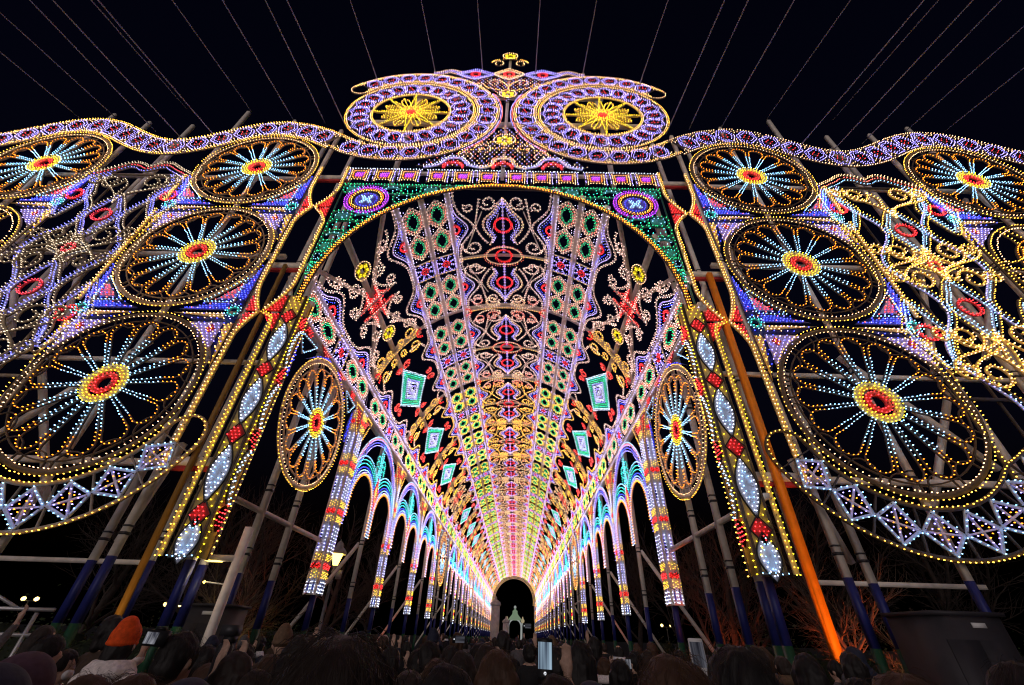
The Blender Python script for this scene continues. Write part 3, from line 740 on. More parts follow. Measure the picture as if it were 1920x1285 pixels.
    for gg in (g, g2):
        for k, c in enumerate(('lav', 'rose', 'lav', 'warm')): mb.bulbs(gg[k::4], c)
        for q in gg[::2]: mb.strip([q + np.array([-.11, 0]), q + np.array([.11, 0])], .03, n0=-.04, n1=-.002)
    for sg in (-1, 1): mb.line(arc(sg * 3.93, 17.35, 3.74, 90 + sg * 62, 90 + sg * 140, 24), ['rose', 'lav'], w=.06, rows=(.03, -.03))
    put('filigree', mb.mesh('filigree'), ps, (0, -.02, 0), FAC)
    for sg in (-1, 1):
        for x, z in ((1.2, 20.9), (3.3, 20.6), (5.6, 19.4)):
            mb = MB(); mb.tube((sg * x, .2, z), (sg * x * 1.1 + x * 5.7 % 1 - .5, -50, 4), .020, .020, 'wire', 6); put('guy_wire', mb.mesh('guy_wire'), ps)
build_gate()

# ------------------------------------------------------------------ the tunnel
LOD.frame = 'frame_taupe'; LOD.lift = 0.0; LOD.sw = .85; LOD.twin = True
W_ = lambda: 'pale' if LOD.sp < 1.1 else 'gold' if LOD.sp < 2 else 'warm'
TH = math.radians(.75); BAY = 6.35; NB = 17; VR = 5.3; VZ = 7.1 + ZC
TUN = ((0, FY, 0), (0, 0, -TH))
def lod_of(k): return 0 if k < 2 else 1 if k < 4 else 2 if k < 9 else 3
def V_(mb): return mb.bend(VR).mesh('v')
def m_lozenge():
    mb = MB(); P = A([(0, .53), (.30, .26), (.30, -.26), (0, -.53), (-.30, -.26), (-.30, .26)])
    mb.line(P * 1.08, 'yellow' if LOD.sp > 2 else W_(), True, .04, sp=.11); mb.line(P * .86, 'rose' if LOD.sp < 1.1 else 'yellow', True, .03, sp=.095)
    mb.line(A([(0, .40), (.19, .10), (.19, -.10), (0, -.40), (-.19, -.10), (-.19, .10)]), 'green', True, .05, sp=.085, m='board_teal')
    if LOD.sp > 2: mb.bulbs([(0, 0), (0, .2), (0, -.2)], 'green')
    if LOD.sp < 2: mb.bulbs([(sx * .36, sy * v) for sx in (-1, 1) for sy in (-1, 1) for v in (.44, .54)] + [(sx * .26, sy * .52) for sx in (-1, 1) for sy in (-1, 1)], 'mist')
    return V_(mb)
def m_star_tile():
    mb = MB(); mb.line(A([(0, .14), (.14, 0), (0, -.14), (-.14, 0)]), 'red', True, .05, sp=.07, m='board_red'); mb.bulbs([(0, 0)], 'red')
    for k in range(8):
        a = k * PI / 4 + PI / 8; d = np.array([math.cos(a), math.sin(a)]); mb.line([d * .2, d * .40], 'lav', w=.025, sp=.085)
    mb.bulbs(resample(A([(-.38, -.32), (.38, -.32), (.38, .32), (-.38, .32)]), .11 * LOD.sp, True), 'lav')
    mb.strip([(-.42, .42), (.42, .42)], .04); mb.strip([(-.42, -.42), (.42, -.42)], .04); mb.bulbs(resample([(-.4, .42), (.4, .42)], .15 * LOD.sp), 'gold'); mb.bulbs(resample([(-.4, -.42), (.4, -.42)], .15 * LOD.sp), 'gold')
    return V_(mb)
def m_edge_eye(s):
    """half eye swelling out of the edge of a band (towards s*u)"""
    mb = MB(); v = np.linspace(-1.55, 1.55, 26); w = lambda a, b, c: s * (a + b * np.exp(-(v / c) ** 2))
    mb.line(np.stack([w(.10, .62, .58), v], -1), W_(), w=.045); mb.line(np.stack([w(.02, .48, .50), v], -1)[4:-4], ['lav', 'mist'], w=.05, rows=(0, s * .08)); mb.line(np.stack([w(-.02, .34, .36), v], -1)[7:-7], 'blue', w=.0)
    mb.line(arc(0, 0, .20, 90, 90 - s * 180, 10), ['red', 'red'], w=.06, rows=(.0, s * -.05), m='board_red', sp=.08)
    return V_(mb)
def m_centre_eye(s):
    mb = MB(); o = [(0, 1.15 * s), (.16, .95 * s), (.34, .62 * s), (.66, .30 * s), (.74, 0), (.62, -.32 * s), (.42, -.62 * s), (.52, -.9 * s)]
    for k, c, w in ((1.0, 'warm', .045), (.80, 'lav', .04), (.66, 'lav', 0)):
        for m in (-1, 1): mb.line(spline([(m * x * k, y * (k * .6 + .4)) for x, y in o], 5), c, w=w)
    mb.line(circ(0, 0, .31, 24), ['red', 'red'], True, .07, rows=(.02, -.045), sp=.08, m='board_red')
    mb.line([(0, -1.1), (0, 1.3)], 'lav', w=.05, sp=.13)
    for m in (-1, 1):
        mb.line(spiral(m * .52, .98 * s, .10, .30, 90, m * s * 420), W_(), w=.045, sp=.1)
        mb.line(spline([(m * .82, 1.15 * s), (m * .95, .5 * s), (m * 1.02, 0), (m * .86, -.45 * s), (m * .62, -.8 * s)], 5), W_(), w=.04, sp=.11); mb.line(spiral(m * 1.22, .85 * s, .07, .20, 0, m * s * 400), W_(), w=.04, sp=.1)
        mb.strip([(m * .15, .5 * s), (m * .5, -.5 * s)], .025, n0=-.05, n1=-.01); mb.strip([(m * .75, .6 * s), (m * 1.5, -1.2 * s)], .035, n0=-.06, n1=-.02)
    return V_(mb)
def m_red_bar():
    mb = MB(); mb.strip([(x, 0) for x in np.linspace(-1.85, 1.85, 13)], .10, n0=-.1, n1=-.02)
    mb.line(circ(0, 0, .30, 20), ['red', 'red'], True, .07, rows=(0, -.06), m='board_red', sp=.085); mb.line(circ(0, 0, .72, 26, .46), ['warm', 'rose'], True, .045, rows=(0, -.08))
    mb.bulbs(resample([(.8, 0), (1.8, 0)], .12 * LOD.sp), 'gold', -.02); mb.bulbs(resample([(-.8, 0), (-1.8, 0)], .12 * LOD.sp), 'gold', -.02)
    for sx in (-1, 1):
        for sy in (-1, 1):
            s = spiral(sx * 1.16, sy * .55, .09, .36, 90, sx * sy * 440); mb.line(s, W_(), w=.045, sp=.09)
            mb.line(spline([s[-1], (sx * 1.5, sy * .4), (sx * 1.68, sy * .85), (sx * 1.72, sy * 1.2)], 5), W_(), w=.045)
    return V_(mb)
def m_joint_bar():
    mb = MB(); mb.strip([(x, 0) for x in np.linspace(-1.85, 1.85, 13)], .10, n0=-.1, n1=-.02); mb.bulbs(resample([(-1.8, 0), (1.8, 0)], .11 * LOD.sp), 'gold', -.02)
    for sx in (-1, 1):
        mb.line(arc(sx * 1.84, 0, .22, 90, 90 + sx * 180, 8), 'red', w=.05, m='board_red', sp=.085)
        for sy in (-1, 1):
            s = spiral(sx * .62, sy * .52, .09, .33, -90 * sy, -sx * sy * 430); mb.line(s, ('rose' if sy > 0 else 'warm') if LOD.sp < 1.1 else W_(), w=.05, sp=.09)
            mb.line(spline([s[-1], (sx * .30, sy * .22), (sx * .8, sy * .10), (sx * 1.25, sy * .30), (sx * 1.55, sy * .8)], 5), W_(), w=.045); mb.line(arc(sx * 1.25, sy * .62, .2, 0, 300, 10), 'rose', w=.04)
    return V_(mb)
def m_side_joint():
    """golden volutes across the flank of the vault at a bay joint"""
    mb = MB(); mb.strip([(u, 0) for u in np.linspace(-1.45, 1.45, 10)], .14, n0=-.1, n1=-.02); mb.bulbs(resample([(-1.4, 0), (1.4, 0)], .11 * LOD.sp), 'gold', -.02)
    for sx in (-1, 1):
        for sy in (-1, 1):
            s = spiral(sx * .95, sy * .48, .09, .34, 90, sx * sy * 430); mb.line(s, 'gold', w=.045, sp=.09)
            mb.line(spline([s[-1], (sx * 1.2, sy * .62), (sx * 1.38, sy * 1.0)], 5), W_(), w=.045)
            s = spiral(sx * .34, sy * .35, .07, .22, 90, -sx * sy * 400); mb.line(s, 'gold', w=.045, sp=.09)
        mb.line(arc(sx * 1.45, 0, .24, 90, 90 + sx * 180, 8), 'red', w=.05, m='board_red', sp=.085)
    return V_(mb)
def m_diamond_frame():
    """green rhombic frame with a Z of white bulbs and red volutes at its corners"""
    mb = MB(); P = A([(0, 1.62), (.86, 0), (0, -1.62), (-.86, 0)])
    for k, c, w, m in ((1.10, 'white', .045, 'board_ice'), (.98, 'cyan', .06, 'board_teal'), (.86, 'green', .05, 'board_teal'), (.74, 'green', .05, 'board_teal'), (.60, 'lav', .05, 'board_ice'), (.46, 'white', .04, 'ivory')): mb.line(P * k, c, True, w, sp=.095, m=m)
    mb.line([(0, -.6), (0, .6)], 'white', w=.07, sp=.1); mb.line(A([(-.30, .05), (0, .5), (.3, -.05), (0, -.5)]) * .8, 'lav', True, .04)
    for a in (0, 90, 180, 270):
        c, s = round(math.cos(math.radians(a))), round(math.sin(math.radians(a)))
        R = 1.0 if c else 1.85
        for m in (-1, 1):
            base = A([(c * R * 1.0, s * R)]) ; cx, cy = c * (R + .18) - s * m * .26, s * (R + .12) + c * m * .26
            mb.line(spiral(cx, cy, .06, .22, a, m * 420), ['red', 'rose'], w=.05, rows=(0, .05), m='board_red', sp=.085)
    return V_(mb)
def m_red_cross():
    mb = MB()
    P = A(np.vstack([arc(1.2 * c, 1.2 * s, .95, a0, a0 - 75, 8) for c, s, a0 in ((1, 1, 262), (1, -1, 172), (-1, -1, 82), (-1, 1, -8))]))
    mb.line(P, W_(), True, .05, sp=.1); mb.line(P * .72, ['red', 'rose'], True, .05, rows=(0, .06), m='board_red', sp=.1); mb.line(P * .4, 'red', True, .04, m='board_red', sp=.1)
    for sx in (-1, 1):
        for sy in (-1, 1):
            s = spiral(sx * .55, sy * 1.25, .08, .27, 90, sx * sy * 440); mb.line(s, W_(), w=.045, sp=.1)
            mb.line(spline([s[-1], (sx * .75, sy * 1.7), (sx * 1.25, sy * 2.1), (sx * 1.3, sy * 2.5)], 5), W_(), w=.045)
            mb.line(spiral(sx * 1.0, sy * 2.05, .08, .26, 90, -sx * sy * 420), W_(), w=.045, sp=.1); mb.line(spiral(sx * .95, sy * .55, .07, .22, 0, sx * sy * 420), W_(), w=.045, sp=.1)
    return V_(mb)
def m_band_beam(rows):
    mb = MB(); mb.box((-.095, -BAY / 2, -.14), (.095, BAY / 2, -.03), 'ivory')
    for r in rows:
        for e in ((-.10, .10) if len(rows) and rows[0] == 0 and LOD.sp < 2 else (0,)): mb.bulbs(resample([(r + e, -BAY / 2), (r + e, BAY / 2 - .05)], .15 * LOD.sp), 'mist', -.03)
    return mb.mesh('band_beam')
def m_flank_struts():
    mb = MB()
    for a in (-1, 1):
        for b in (-1, 1): mb.strip(resample([(a * 1.5, b * 3.1), (0, b * .2)], .5), .15, n0=-.14, n1=-.06)
    return V_(mb)
def build_vault():
    root = empty('light_vault', *TUN)
    tag(root, 'barrel vault of coloured bulbs over the passage, with eyes, green lozenges and rhombic frames', 'light tunnel')
    for k in range(NB):
        L = lod_of(k); set_lod(L)
        # (nearest bays in full, far bays with fewer, larger lamps)
        bay = empty('vault_bay', (0, k * BAY, 0), (0, 0, 0), root)
        def vp(name, key, fn, phi, t, dn=0.0):
            f = math.radians(phi); r = VR - dn
            return put(name, cached((key, L), fn), bay, (r * math.sin(f), t, VZ + r * math.cos(f)), (0, PI + f, 0))
        mid = BAY / 2
        vp('eye_ornament', 'ce+', lambda: m_centre_eye(-1), 0, mid - 1.5); vp('eye_ornament', 'ce-', lambda: m_centre_eye(1), 0, mid + 1.5)
        vp('red_bar', 'rb', m_red_bar, 0, mid, .01); vp('joint_bar', 'jb', m_joint_bar, 0, BAY, .012)
        for sg in (-1, 1):
            for ph in (25.2, 34.9, 84.9):
                for t in (.86, 2.0, mid, 4.35, 5.49):
                    vp('star_tile' if t == mid else 'lozenge', 'st' if t == mid else 'lz', m_star_tile if t == mid else m_lozenge, sg * ph, t)
            for ph, rows in ((20.3, (0,)), (30.05, ()), (39.7, (0,)), (60, ()), (80, (0,)), (90, (-.08,)), (49.5, ())):
                if ph == 49.5: continue
                vp('beam', ('bb', rows), lambda: m_band_beam(rows), sg * ph, mid, .005 if ph != 60 else -.06)
            for t in (mid - 1.5, mid + 1.5):
                vp('edge_eye', ('ee', sg), lambda: m_edge_eye(sg), sg * 19.6, t, .015); vp('edge_eye', ('ee', -sg), lambda: m_edge_eye(-sg), sg * 40.4, t, .015); vp('edge_eye', ('ee', sg), lambda: m_edge_eye(sg), sg * 79.3, t, .015)
            vp('flank_scrolls', 'sj', m_side_joint, sg * 60, BAY, .01)
            if k % 4 == 0:
                vp('red_cross', 'rc', m_red_cross, sg * 60, mid, .01); vp('flank_struts', 'fs', m_flank_struts, sg * 60, mid)
                for t in (1.5, 4.9): vp('flower', ('fl', L), lambda: m_flower(.34), sg * 60, t, .04)
            else: vp('diamond_frame', 'df', m_diamond_frame, sg * 60, mid, .01)
        vp('roof_rib', 'rib', lambda: (lambda mb: (mb.strip(resample([(-math.pi / 2 * VR, 0), (math.pi / 2 * VR, 0)], .35), .12, n0=-.22, n1=-.12), V_(mb))[-1])(MB()), 0, BAY - .02, -.02)
    set_lod(0)
build_vault()

PZ0, PZ1 = .87, 6.9
def m_post_panel(w, hi):
    """lit column: white-blue lenses, golden collars and red rosettes"""
    mb = MB(); mb.poly([(-w / 2, PZ0), (w / 2, PZ0), (w / 2, hi), (-w / 2, hi)], 'board_ice', -.05, -.012)
    nx = 3 if w > .4 else 2; xs = [(-w / 2) + w * (i + .5) / nx for i in range(nx)]
    z = 1.63
    while z < hi:
        for x in xs:
            mb.poly(circ(x, z, .085, 10), 'board_red', -.012, -.004); mb.bulbs(np.vstack([[(x, z)], resample(circ(x, z, .07, 8), .075 * LOD.sp, True)]), 'red', -.004)
            for dz in (.16, .24, .32, -.16, -.24, -.32): mb.bulbs([(x, z + dz)], 'gold', -.012); 
            for dz in (.19, .28, -.19, -.28): mb.bulbs([(x + w / nx / 2, z + dz)], 'yellow', -.012)
        for dz in np.arange(.42, 1.2, .1 * LOD.sp):
            if z + dz > hi: break
            mb.bulbs([(-w / 2 + .05, z + dz), (w / 2 - .05, z + dz)], 'lav', -.012); mb.bulbs([(x, z + dz) for x in xs], 'white', -.012)
            if LOD.sp < 2: mb.poly([(xs[0] - .05, z + .5), (xs[0] + .02, z + .8), (xs[0] - .05, z + 1.1)], 'paint_navy', -.012, -.008) if dz < .45 else None
        z += 1.61
    for dz in np.arange(PZ0 + .06, 1.25, .09 * LOD.sp): mb.bulbs([(x + o, dz) for x in xs for o in (-.05, .05)], 'white', -.012)
    for x in xs: mb.poly([(x - .03, PZ0 + .12), (x + .03, PZ0 + .12), (x, PZ0 + .45)], 'board_blue', -.012, -.006)
    mb.line([(-w / 2, PZ0), (-w / 2, hi)], None, w=.04, n=-.002); mb.line([(w / 2, PZ0), (w / 2, hi)], None, w=.04, n=-.002)
    return mb.mesh('post_panel')
def m_lancet(s):
    mb = MB(); c = s * 1.42; r = 1.20; z = 3.85
    p = np.vstack([[(c + r, 3.05 if s < 0 else 3.4)], arc(c, z, r, 0, 180, 22), [(c - r, 3.05 if s > 0 else 3.4)]])
    if s < 0: p = np.vstack([[(c + r, 3.05)], arc(c, z, r, 0, 180, 22), [(c - r, 3.3)]])
    mb.line(p, ['amber', 'gold', 'lav'], w=.14, rows=(.05, 0, -.06)); mb.line(offset(p, -.15), 'ice', w=.05)
    return mb.mesh('lancet')
def m_outer_arch():
    mb = MB(); p = np.vstack([[(2.98, 3.0)], arc(0, 3.95, 2.98, 0, 180, 36), [(-2.98, 3.0)]])
    mb.line(p, ['lav', 'rose', 'ice'], w=.14, rows=(.05, 0, -.07)); mb.line(offset(p, .17), 'blue', w=.05); mb.line(offset(p, .28), 'lav', w=.04)
    return mb.mesh('outer_arch')
def m_swirl(s):
    mb = MB(); c = s * 1.42
    for k, (r, col, m) in enumerate(((1.46, 'blue', 'board_blue'), (1.60, 'cyan', 'board_teal'), (1.74, 'cyan', 'board_teal'), (1.88, 'ice', 'board_ice'))):
        a = arc(c, 3.85, r, 168 - k * 6 if s < 0 else 12 + k * 6, 55 if s < 0 else 125, 14)
        e = a[-1]; t = spline([e, (e[0] - s * .30, e[1] - .20 + .02 * k), (-s * -.28, 4.95 + k * .12), (-s * -.10 + s * .0, 5.5 + .15 * k), (s * .16, 6.2 + .1 * k)], 5)
        q = np.vstack([a[:-1], t]); mb.line(q, col, w=.06, m=m, sp=.105)
    for k in range(3): mb.line(arc(s * .36, 6.0 - .22 * k, .22, 0, 180, 6), 'cyan', w=.04, m='board_teal')
    mb.line([(s * .08, 4.6), (s * .08, 6.85)], 'cyan', w=.05, sp=.13)
    return mb.mesh('swirl')
def m_red_lozenge():
    mb = MB(); P = A([(0, .55), (.24, 0), (0, -.62), (-.24, 0)]); mb.fill(P * .6, 'yellow', 'board_yellow', .1); mb.line(P, ['red', 'rose'], True, .08, rows=(.02, -.05), m='board_red', sp=.09)
    return mb.mesh('red_lozenge')
def m_spandrel_orn():
    mb = MB()
    for s in (-1, 1):
        mb.fill(A([(s * .05, .75), (s * .75, .75), (s * .10, -.2)]), 'rose', 'board_red', .13); mb.line(A([(s * .03, .82), (s * .95, .82), (s * .06, -.55)]), 'gold', True, .04)
    mb.bulbs(hexgrid([(-.2, .3), (.2, .3), (.0, .7)], .1), 'yellow', .0)
    return mb.mesh('spandrel_ornament')
def m_wheel_corner(s):
    mb = MB(); X = lambda p: A(p) * np.array([s, 1])
    mb.fill(X([(.15, 1.95), (.55, 1.9), (1.55, 1.15), (1.0, 1.62)]), 'blue', 'board_blue', .09); mb.fill(X([(1.95, .3), (2.12, .3), (2.12, 1.5), (1.98, 1.0)]), 'blue', 'board_blue', .09)
    mb.fill(X([(.3, 2.05), (1.0, 2.05), (.65, 1.8)]), 'rose', 'board_red', .1); mb.line(X([(1.75, 1.2), (2.1, 1.65), (1.2, 1.75)]), 'ice', True, .04); mb.fill(X([(1.6, 1.75), (2.0, 1.75), (1.95, 2.0), (1.6, 2.0)]), 'red', 'board_red', .1)
    return mb.mesh('corner_panel')
def build_arcade(sg):
    root = empty('light_arcade', *TUN)
    tag(root, ('left' if sg < 0 else 'right') + ' side wall of the light tunnel, lit columns carrying paired pointed arches and wheels', 'light arcade', 'arcades of the light tunnel')
    rot = WALL_L if sg < 0 else WALL_R
    us = 1 if sg < 0 else -1
    X = sg * VR
    for k in range(NB):
        L = lod_of(k); set_lod(L); LOD.twin = False
        bay = empty('arcade_bay', (X, k * BAY, 0), (0, 0, 0), root); mid = BAY / 2
        def wp(name, key, fn, t, dn=0.0, z=ZC): return put(name, cached((key, L), fn), bay, (-sg * dn, t, z), rot)
        big = k == 0
        if k % 4 == 0:
            t = mid - .12; z = 4.98 + ZC
            rim = wheel(bay, 1.92, (-sg * .02, t, z), rot, .46, L)
            for s in (-1, 1): put('corner_panel', cached(('wc', s, L), lambda: m_wheel_corner(s)), bay, (-sg * .015, t, z), rot, (1.06, 1.02, 1))
            for s in (-1, 1): put('post', cached('wp', lambda: beam_mesh((0, 0, 0), (0, 0, 6.9 + ZC), .13, 'ivory', True)), bay, (sg * .16, t + s * .75, 0))
            put('crossbeam', cached('wcb', lambda: beam_mesh((0, -BAY / 2, 0), (0, BAY / 2, 0), .10)), bay, (sg * .16, mid, 2.3 + ZC))
        else:
            for s in (-1, 1): wp('lancet', ('lan', s), lambda: m_lancet(s), mid + .1 * 0, .02); wp('swirl', ('sw', s), lambda: m_swirl(s), mid, .0)
            wp('outer_arch', 'oa', m_outer_arch, mid, .01); wp('red_lozenge', 'rl', m_red_lozenge, mid, .03, 4.75 + ZC)
            put('post', cached('wp', lambda: beam_mesh((0, 0, 0), (0, 0, 6.9 + ZC), .13, 'ivory', True)), bay, (sg * .10, mid, 0))
            put('brace', cached(('br', sg), lambda: beam_mesh((0, 0, 4.6), (sg * 2.6, 0, .6), .11)), bay, (sg * .2, mid, 0))
        w = .52 if big else .34
        wp('post_panel', ('pp', w), lambda: m_post_panel(w, 6.9), BAY, .06)
        if L < 2:
            # the face of the column that looks back to the gate
            put('post_panel', cached(('pp2', w, L), lambda: m_post_panel(w * .6, 6.9)), bay, (sg * w * .3, BAY - w / 2 - .02, ZC), FAC)
        put('post', cached('wp2', lambda: beam_mesh((0, 0, 0), (0, 0, 7.0 + ZC), .14, 'ivory', True)), bay, (sg * .10, BAY + .02, 0))
        if k % 4 != 0 or k == 0: wp('spandrel_ornament', 'so', m_spandrel_orn, BAY, .02, 6.05 + ZC)
        put('wall_plate', cached('wpl', lambda: beam_mesh((0, -BAY / 2, 0), (0, BAY / 2 - .01, 0), .18)), bay, (sg * .12, mid, 7.02 + ZC))
    set_lod(0)
build_arcade(-1); build_arcade(1)

# ------------------------------------------------------------------ far end of the passage
def build_end():
    T = NB * BAY
    root = empty('end_arch', *TUN); tag(root, 'far round end arch of warm bulbs closing the light tunnel', 'arch')
    mb = MB(); set_lod(3)
    for r in (5.2, 4.95, 4.7): mb.line(arc(0, VZ, r, -10, 190, 50), 'gold' if r < 5 else 'warm', w=.2, sp=.09)
    put('arch_string', mb.mesh('arch_string'), root, (0, T + .1, 0), FAC)
    set_lod(0)
    for sg in (-1, 1): put('post', beam_mesh((sg * 5, 0, 0), (sg * 5, 0, VZ), .3, 'ivory', True), root, (0, T + .2, 0))
    # small lit pavilion beyond
    p = at(965, 1190, 165); g = empty('lit_pavilion', (p.x, 165, 0)); tag(g, 'small pale green lit pavilion seen through the end of the tunnel', 'pavilion')
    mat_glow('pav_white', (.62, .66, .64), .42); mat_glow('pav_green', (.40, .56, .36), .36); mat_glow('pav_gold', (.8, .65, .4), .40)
    mb = MB()
    for sx in (-1, 1):
        put('pillar', (lambda m: (m.lathe([(.5, 0), (.5, .3), (.32, .5), (.3, 5.0), (.45, 5.3), (.45, 5.6)], 'pav_white', 10), m.mesh('pillar'))[-1])(MB()), g, (sx * 2.2, 0, 0))
        put('shoulder_vase', (lambda m: (m.lathe([(.1, 0), (.55, .3), (.6, .8), (.3, 1.2), (.15, 1.7), (0, 1.9)], 'pav_gold', 10), m.mesh('vase'))[-1])(MB()), g, (sx * 2.6, 0, 5.6))
    m = MB(); m.strip(arc(0, 4.6, 2.1, 0, 180, 20), .5, 'pav_white', n0=-.3, n1=.3); put('arch', m.mesh('arch'), g, (0, 0, 0), FAC)
    m = MB(); m.lathe([(2.3, 0), (1.9, .6), (1.0, 1.6), (.8, 2.2), (.9, 2.5), (.3, 3.0), (.25, 3.3)], 'pav_green', 14); put('roof', m.mesh('roof'), g, (0, 0, 6.4))
    m = MB(); m.lathe([(.0, 0), (.35, .15), (.45, .45), (.3, .8), (0, .95)], 'pav_white', 10); put('finial', m.mesh('finial'), g, (0, 0, 9.6))
build_end()
mat_plain('stone', (.50, .44, .42), .8, .2, 4.0)
def stone_pillar(px, Y, w, top, label):
    p = at(px, top, Y); h = p.z; g = empty('stone_pillar', (p.x, Y, 0)); tag(g, label, 'pillar', 'stone gate pillars in the tunnel')
    m = MB(); m.box((-w / 2, -w / 2, 0), (w / 2, w / 2, h * .88), 'stone'); put('shaft', m.mesh('shaft'), g)
    m = MB(); m.box((-w * .62, -w * .62, 0), (w * .62, w * .62, .14), 'stone'); m.box((-w * .55, -w * .55, .14), (w * .55, w * .55, .26), 'stone'); put('cap', m.mesh('cap'), g, (0, 0, h * .88))
    m = MB(); m.lathe([(w * .5, 0), (w * .3, .12), (w * .12, .2), (w * .12, .26), (w * .16, .34), (0, .44)], 'stone', 10); put('finial', m.mesh('finial'), g, (0, 0, h * .88 + .26))
stone_pillar(930, 42, .72, 1122, 'tall pale stone pillar with capped top, left of the far tunnel end')
stone_pillar(949, 62, .75, 1160, 'shorter pale stone pillar just right of the tall one')

# ------------------------------------------------------------------ lamps and lit fittings
mat_glow('lamp_glass', (1, .72, .12), 6.0); mat_glow('globe_glass', (1, .70, .22), 5.0); mat_glow('cold_glass', (.8, .9, 1), 6.0)
mat_plain('lamp_grey', (.34, .32, .32), .5, .2, 12)
def point_light(parent, loc, col, e, r=.1):
    l = bpy.data.lights.new('lamp_light', 'POINT'); l.color = col; l.energy = e; l.shadow_soft_size = r
    o = bpy.data.objects.new('lamp_light', l); o.location = loc; link(o, parent)
def spot_light(parent, loc, tgt, col, e, ang, r=.05):
    l = bpy.data.lights.new('lamp_light', 'SPOT'); l.color = col; l.energy = e; l.spot_size = math.radians(ang); l.spot_blend = .7; l.shadow_soft_size = r
    o = bpy.data.objects.new('lamp_light', l); o.location = loc
    o.rotation_euler = (Vector(tgt) - Vector(loc)).to_track_quat('-Z', 'Y').to_euler(); link(o, parent)
def lantern(px, py, Y, label, e=14):
    p = at(px, py, Y); g = empty('street_lamp', (p.x, Y, 0)); tag(g, label, 'street lamp')
    m = MB(); m.lathe([(.16, 0), (.16, .3), (.09, .5), (.07, 1.2), (.055, p.z - .55), (.09, p.z - .5), (.05, p.z - .4), (.11, p.z - .3)], 'lamp_grey', 10); put('pole', m.mesh('pole'), g)
    m = MB(); m.lathe([(.10, -.28), (.17, -.05), (.22, .12), (.2, .16)], 'lamp_glass', 8); put('lantern_glass', m.mesh('glass'), g, (0, 0, p.z))
    m = MB(); m.lathe([(.34, .10), (.36, .14), (.28, .26), (.16, .36), (.12, .5), (.03, .58), (.0, .66)], 'lamp_grey', 8); put('lantern_cap', m.mesh('cap'), g, (0, 0, p.z))
    m = MB(); m.box((.12, -.01, -.75), (.34, .01, -.45), 'lamp_grey'); m.tube((0, 0, -.6), (.12, 0, -.6), .015, .015, 'lamp_grey'); put('sign_plate', m.mesh('sign'), g, (0, 0, p.z))
    point_light(g, (0, 0, p.z + .0), (1, .7, .25), e, .22)
lantern(632, 1045, 18, 'old-style street lamp with yellow lit lantern behind the left tunnel columns')
def twin_globe(px, py, Y, label):
    p = at(px, py, Y); g = empty('park_lamp', (p.x, Y, 0)); tag(g, label, 'park lamp', 'twin globe park lamps')
    m = MB(); m.tube((0, 0, 0), (0, 0, p.z), .06, .05, 'dark_metal'); m.tube((-.55, 0, p.z), (.55, 0, p.z), .03, .03, 'dark_metal'); put('pole', m.mesh('pole'), g)
    for s in (-1, 1):
        m = MB(); m.lathe([(0, -.16), (.12, -.11), (.17, 0), (.12, .11), (0, .16)], 'globe_glass', 10); put('globe', m.mesh('globe'), g, (s * .55, 0, p.z + .15))
twin_globe(54, 1127, 40, 'twin globe park lamp at the far left edge'); twin_globe(322, 1138, 38, 'twin globe park lamp right of the orange beanie')
twin_globe(1250, 1176, 60, 'distant park lamp seen between right tunnel columns')
def flood(px, py, Y, sg, label):
    p = at(px, py, Y); g = empty('flood_lamp', (p.x, Y, 0)); tag(g, label, 'flood lamp')
    put('pole', beam_mesh((sg * -.30, 0, 0), (sg * -.30, 0, p.z + .6), .12), g)
    m = MB(); m.box((-.28, -.10, 0), (.25, .10, .09), 'ivory'); put('housing', m.mesh('housing'), g, (0, 0, p.z))
    m = MB(); m.box((-.26, -.085, -.012), (-.02, .085, -.002), 'lamp_glass'); put('lens', m.mesh('lens'), g, (0, 0, p.z))
    m = MB(); m.lathe([(0, -.03), (.03, 0), (0, .03)], 'lamp_glass', 8); put('pilot_bulb', m.mesh('pilot'), g, (-.16, 0, p.z - .35))
    m = MB(); m.tube((-.16, 0, -.35), (.25, 0, -.38), .012, .012, 'ivory'); put('bulb_arm', m.mesh('arm'), g, (0, 0, p.z))
    point_light(g, (-.14, 0, p.z - .08), (1, .85, .6), 6, .1)
flood(415, 1052, 8.7, -1, 'white box flood lamp on a post by the left pilaster')
def uplight(x, y, tgt, col, e, ang, label, group='coloured uplights at the feet of posts and trees'):
    g = empty('uplight', (x, y, 0)); tag(g, label, 'uplight', group)
    m = MB(); m.box((-.14, -.10, 0), (.14, .10, .05), 'dark_metal'); m.lathe([(.09, .05), (.11, .16), (.10, .2), (.085, .2)], 'dark_metal', 10); put('housing', m.mesh('housing'), g)
    mn = 'uplens_%.2f' % col[1]
    if mn not in MATS: mat_glow(mn, col, 6.0)
    m = MB(); m.lathe([(.085, .19), (.0, .195)], mn, 10); put('lens', m.mesh('lens'), g)
    spot_light(g, (0, 0, .24), (tgt[0] - x, tgt[1] - y, tgt[2]), col, e, ang)
uplight(5.75, FY - .25, (5.93, FY + .32, 6.0), (1, .32, .04), 260, 14, 'orange uplight at the foot of the right gate post')
uplight(-5.72, FY - .25, (-5.93, FY + .32, 6.0), (1, .55, .12), 180, 14, 'golden uplight at the foot of the left gate post')

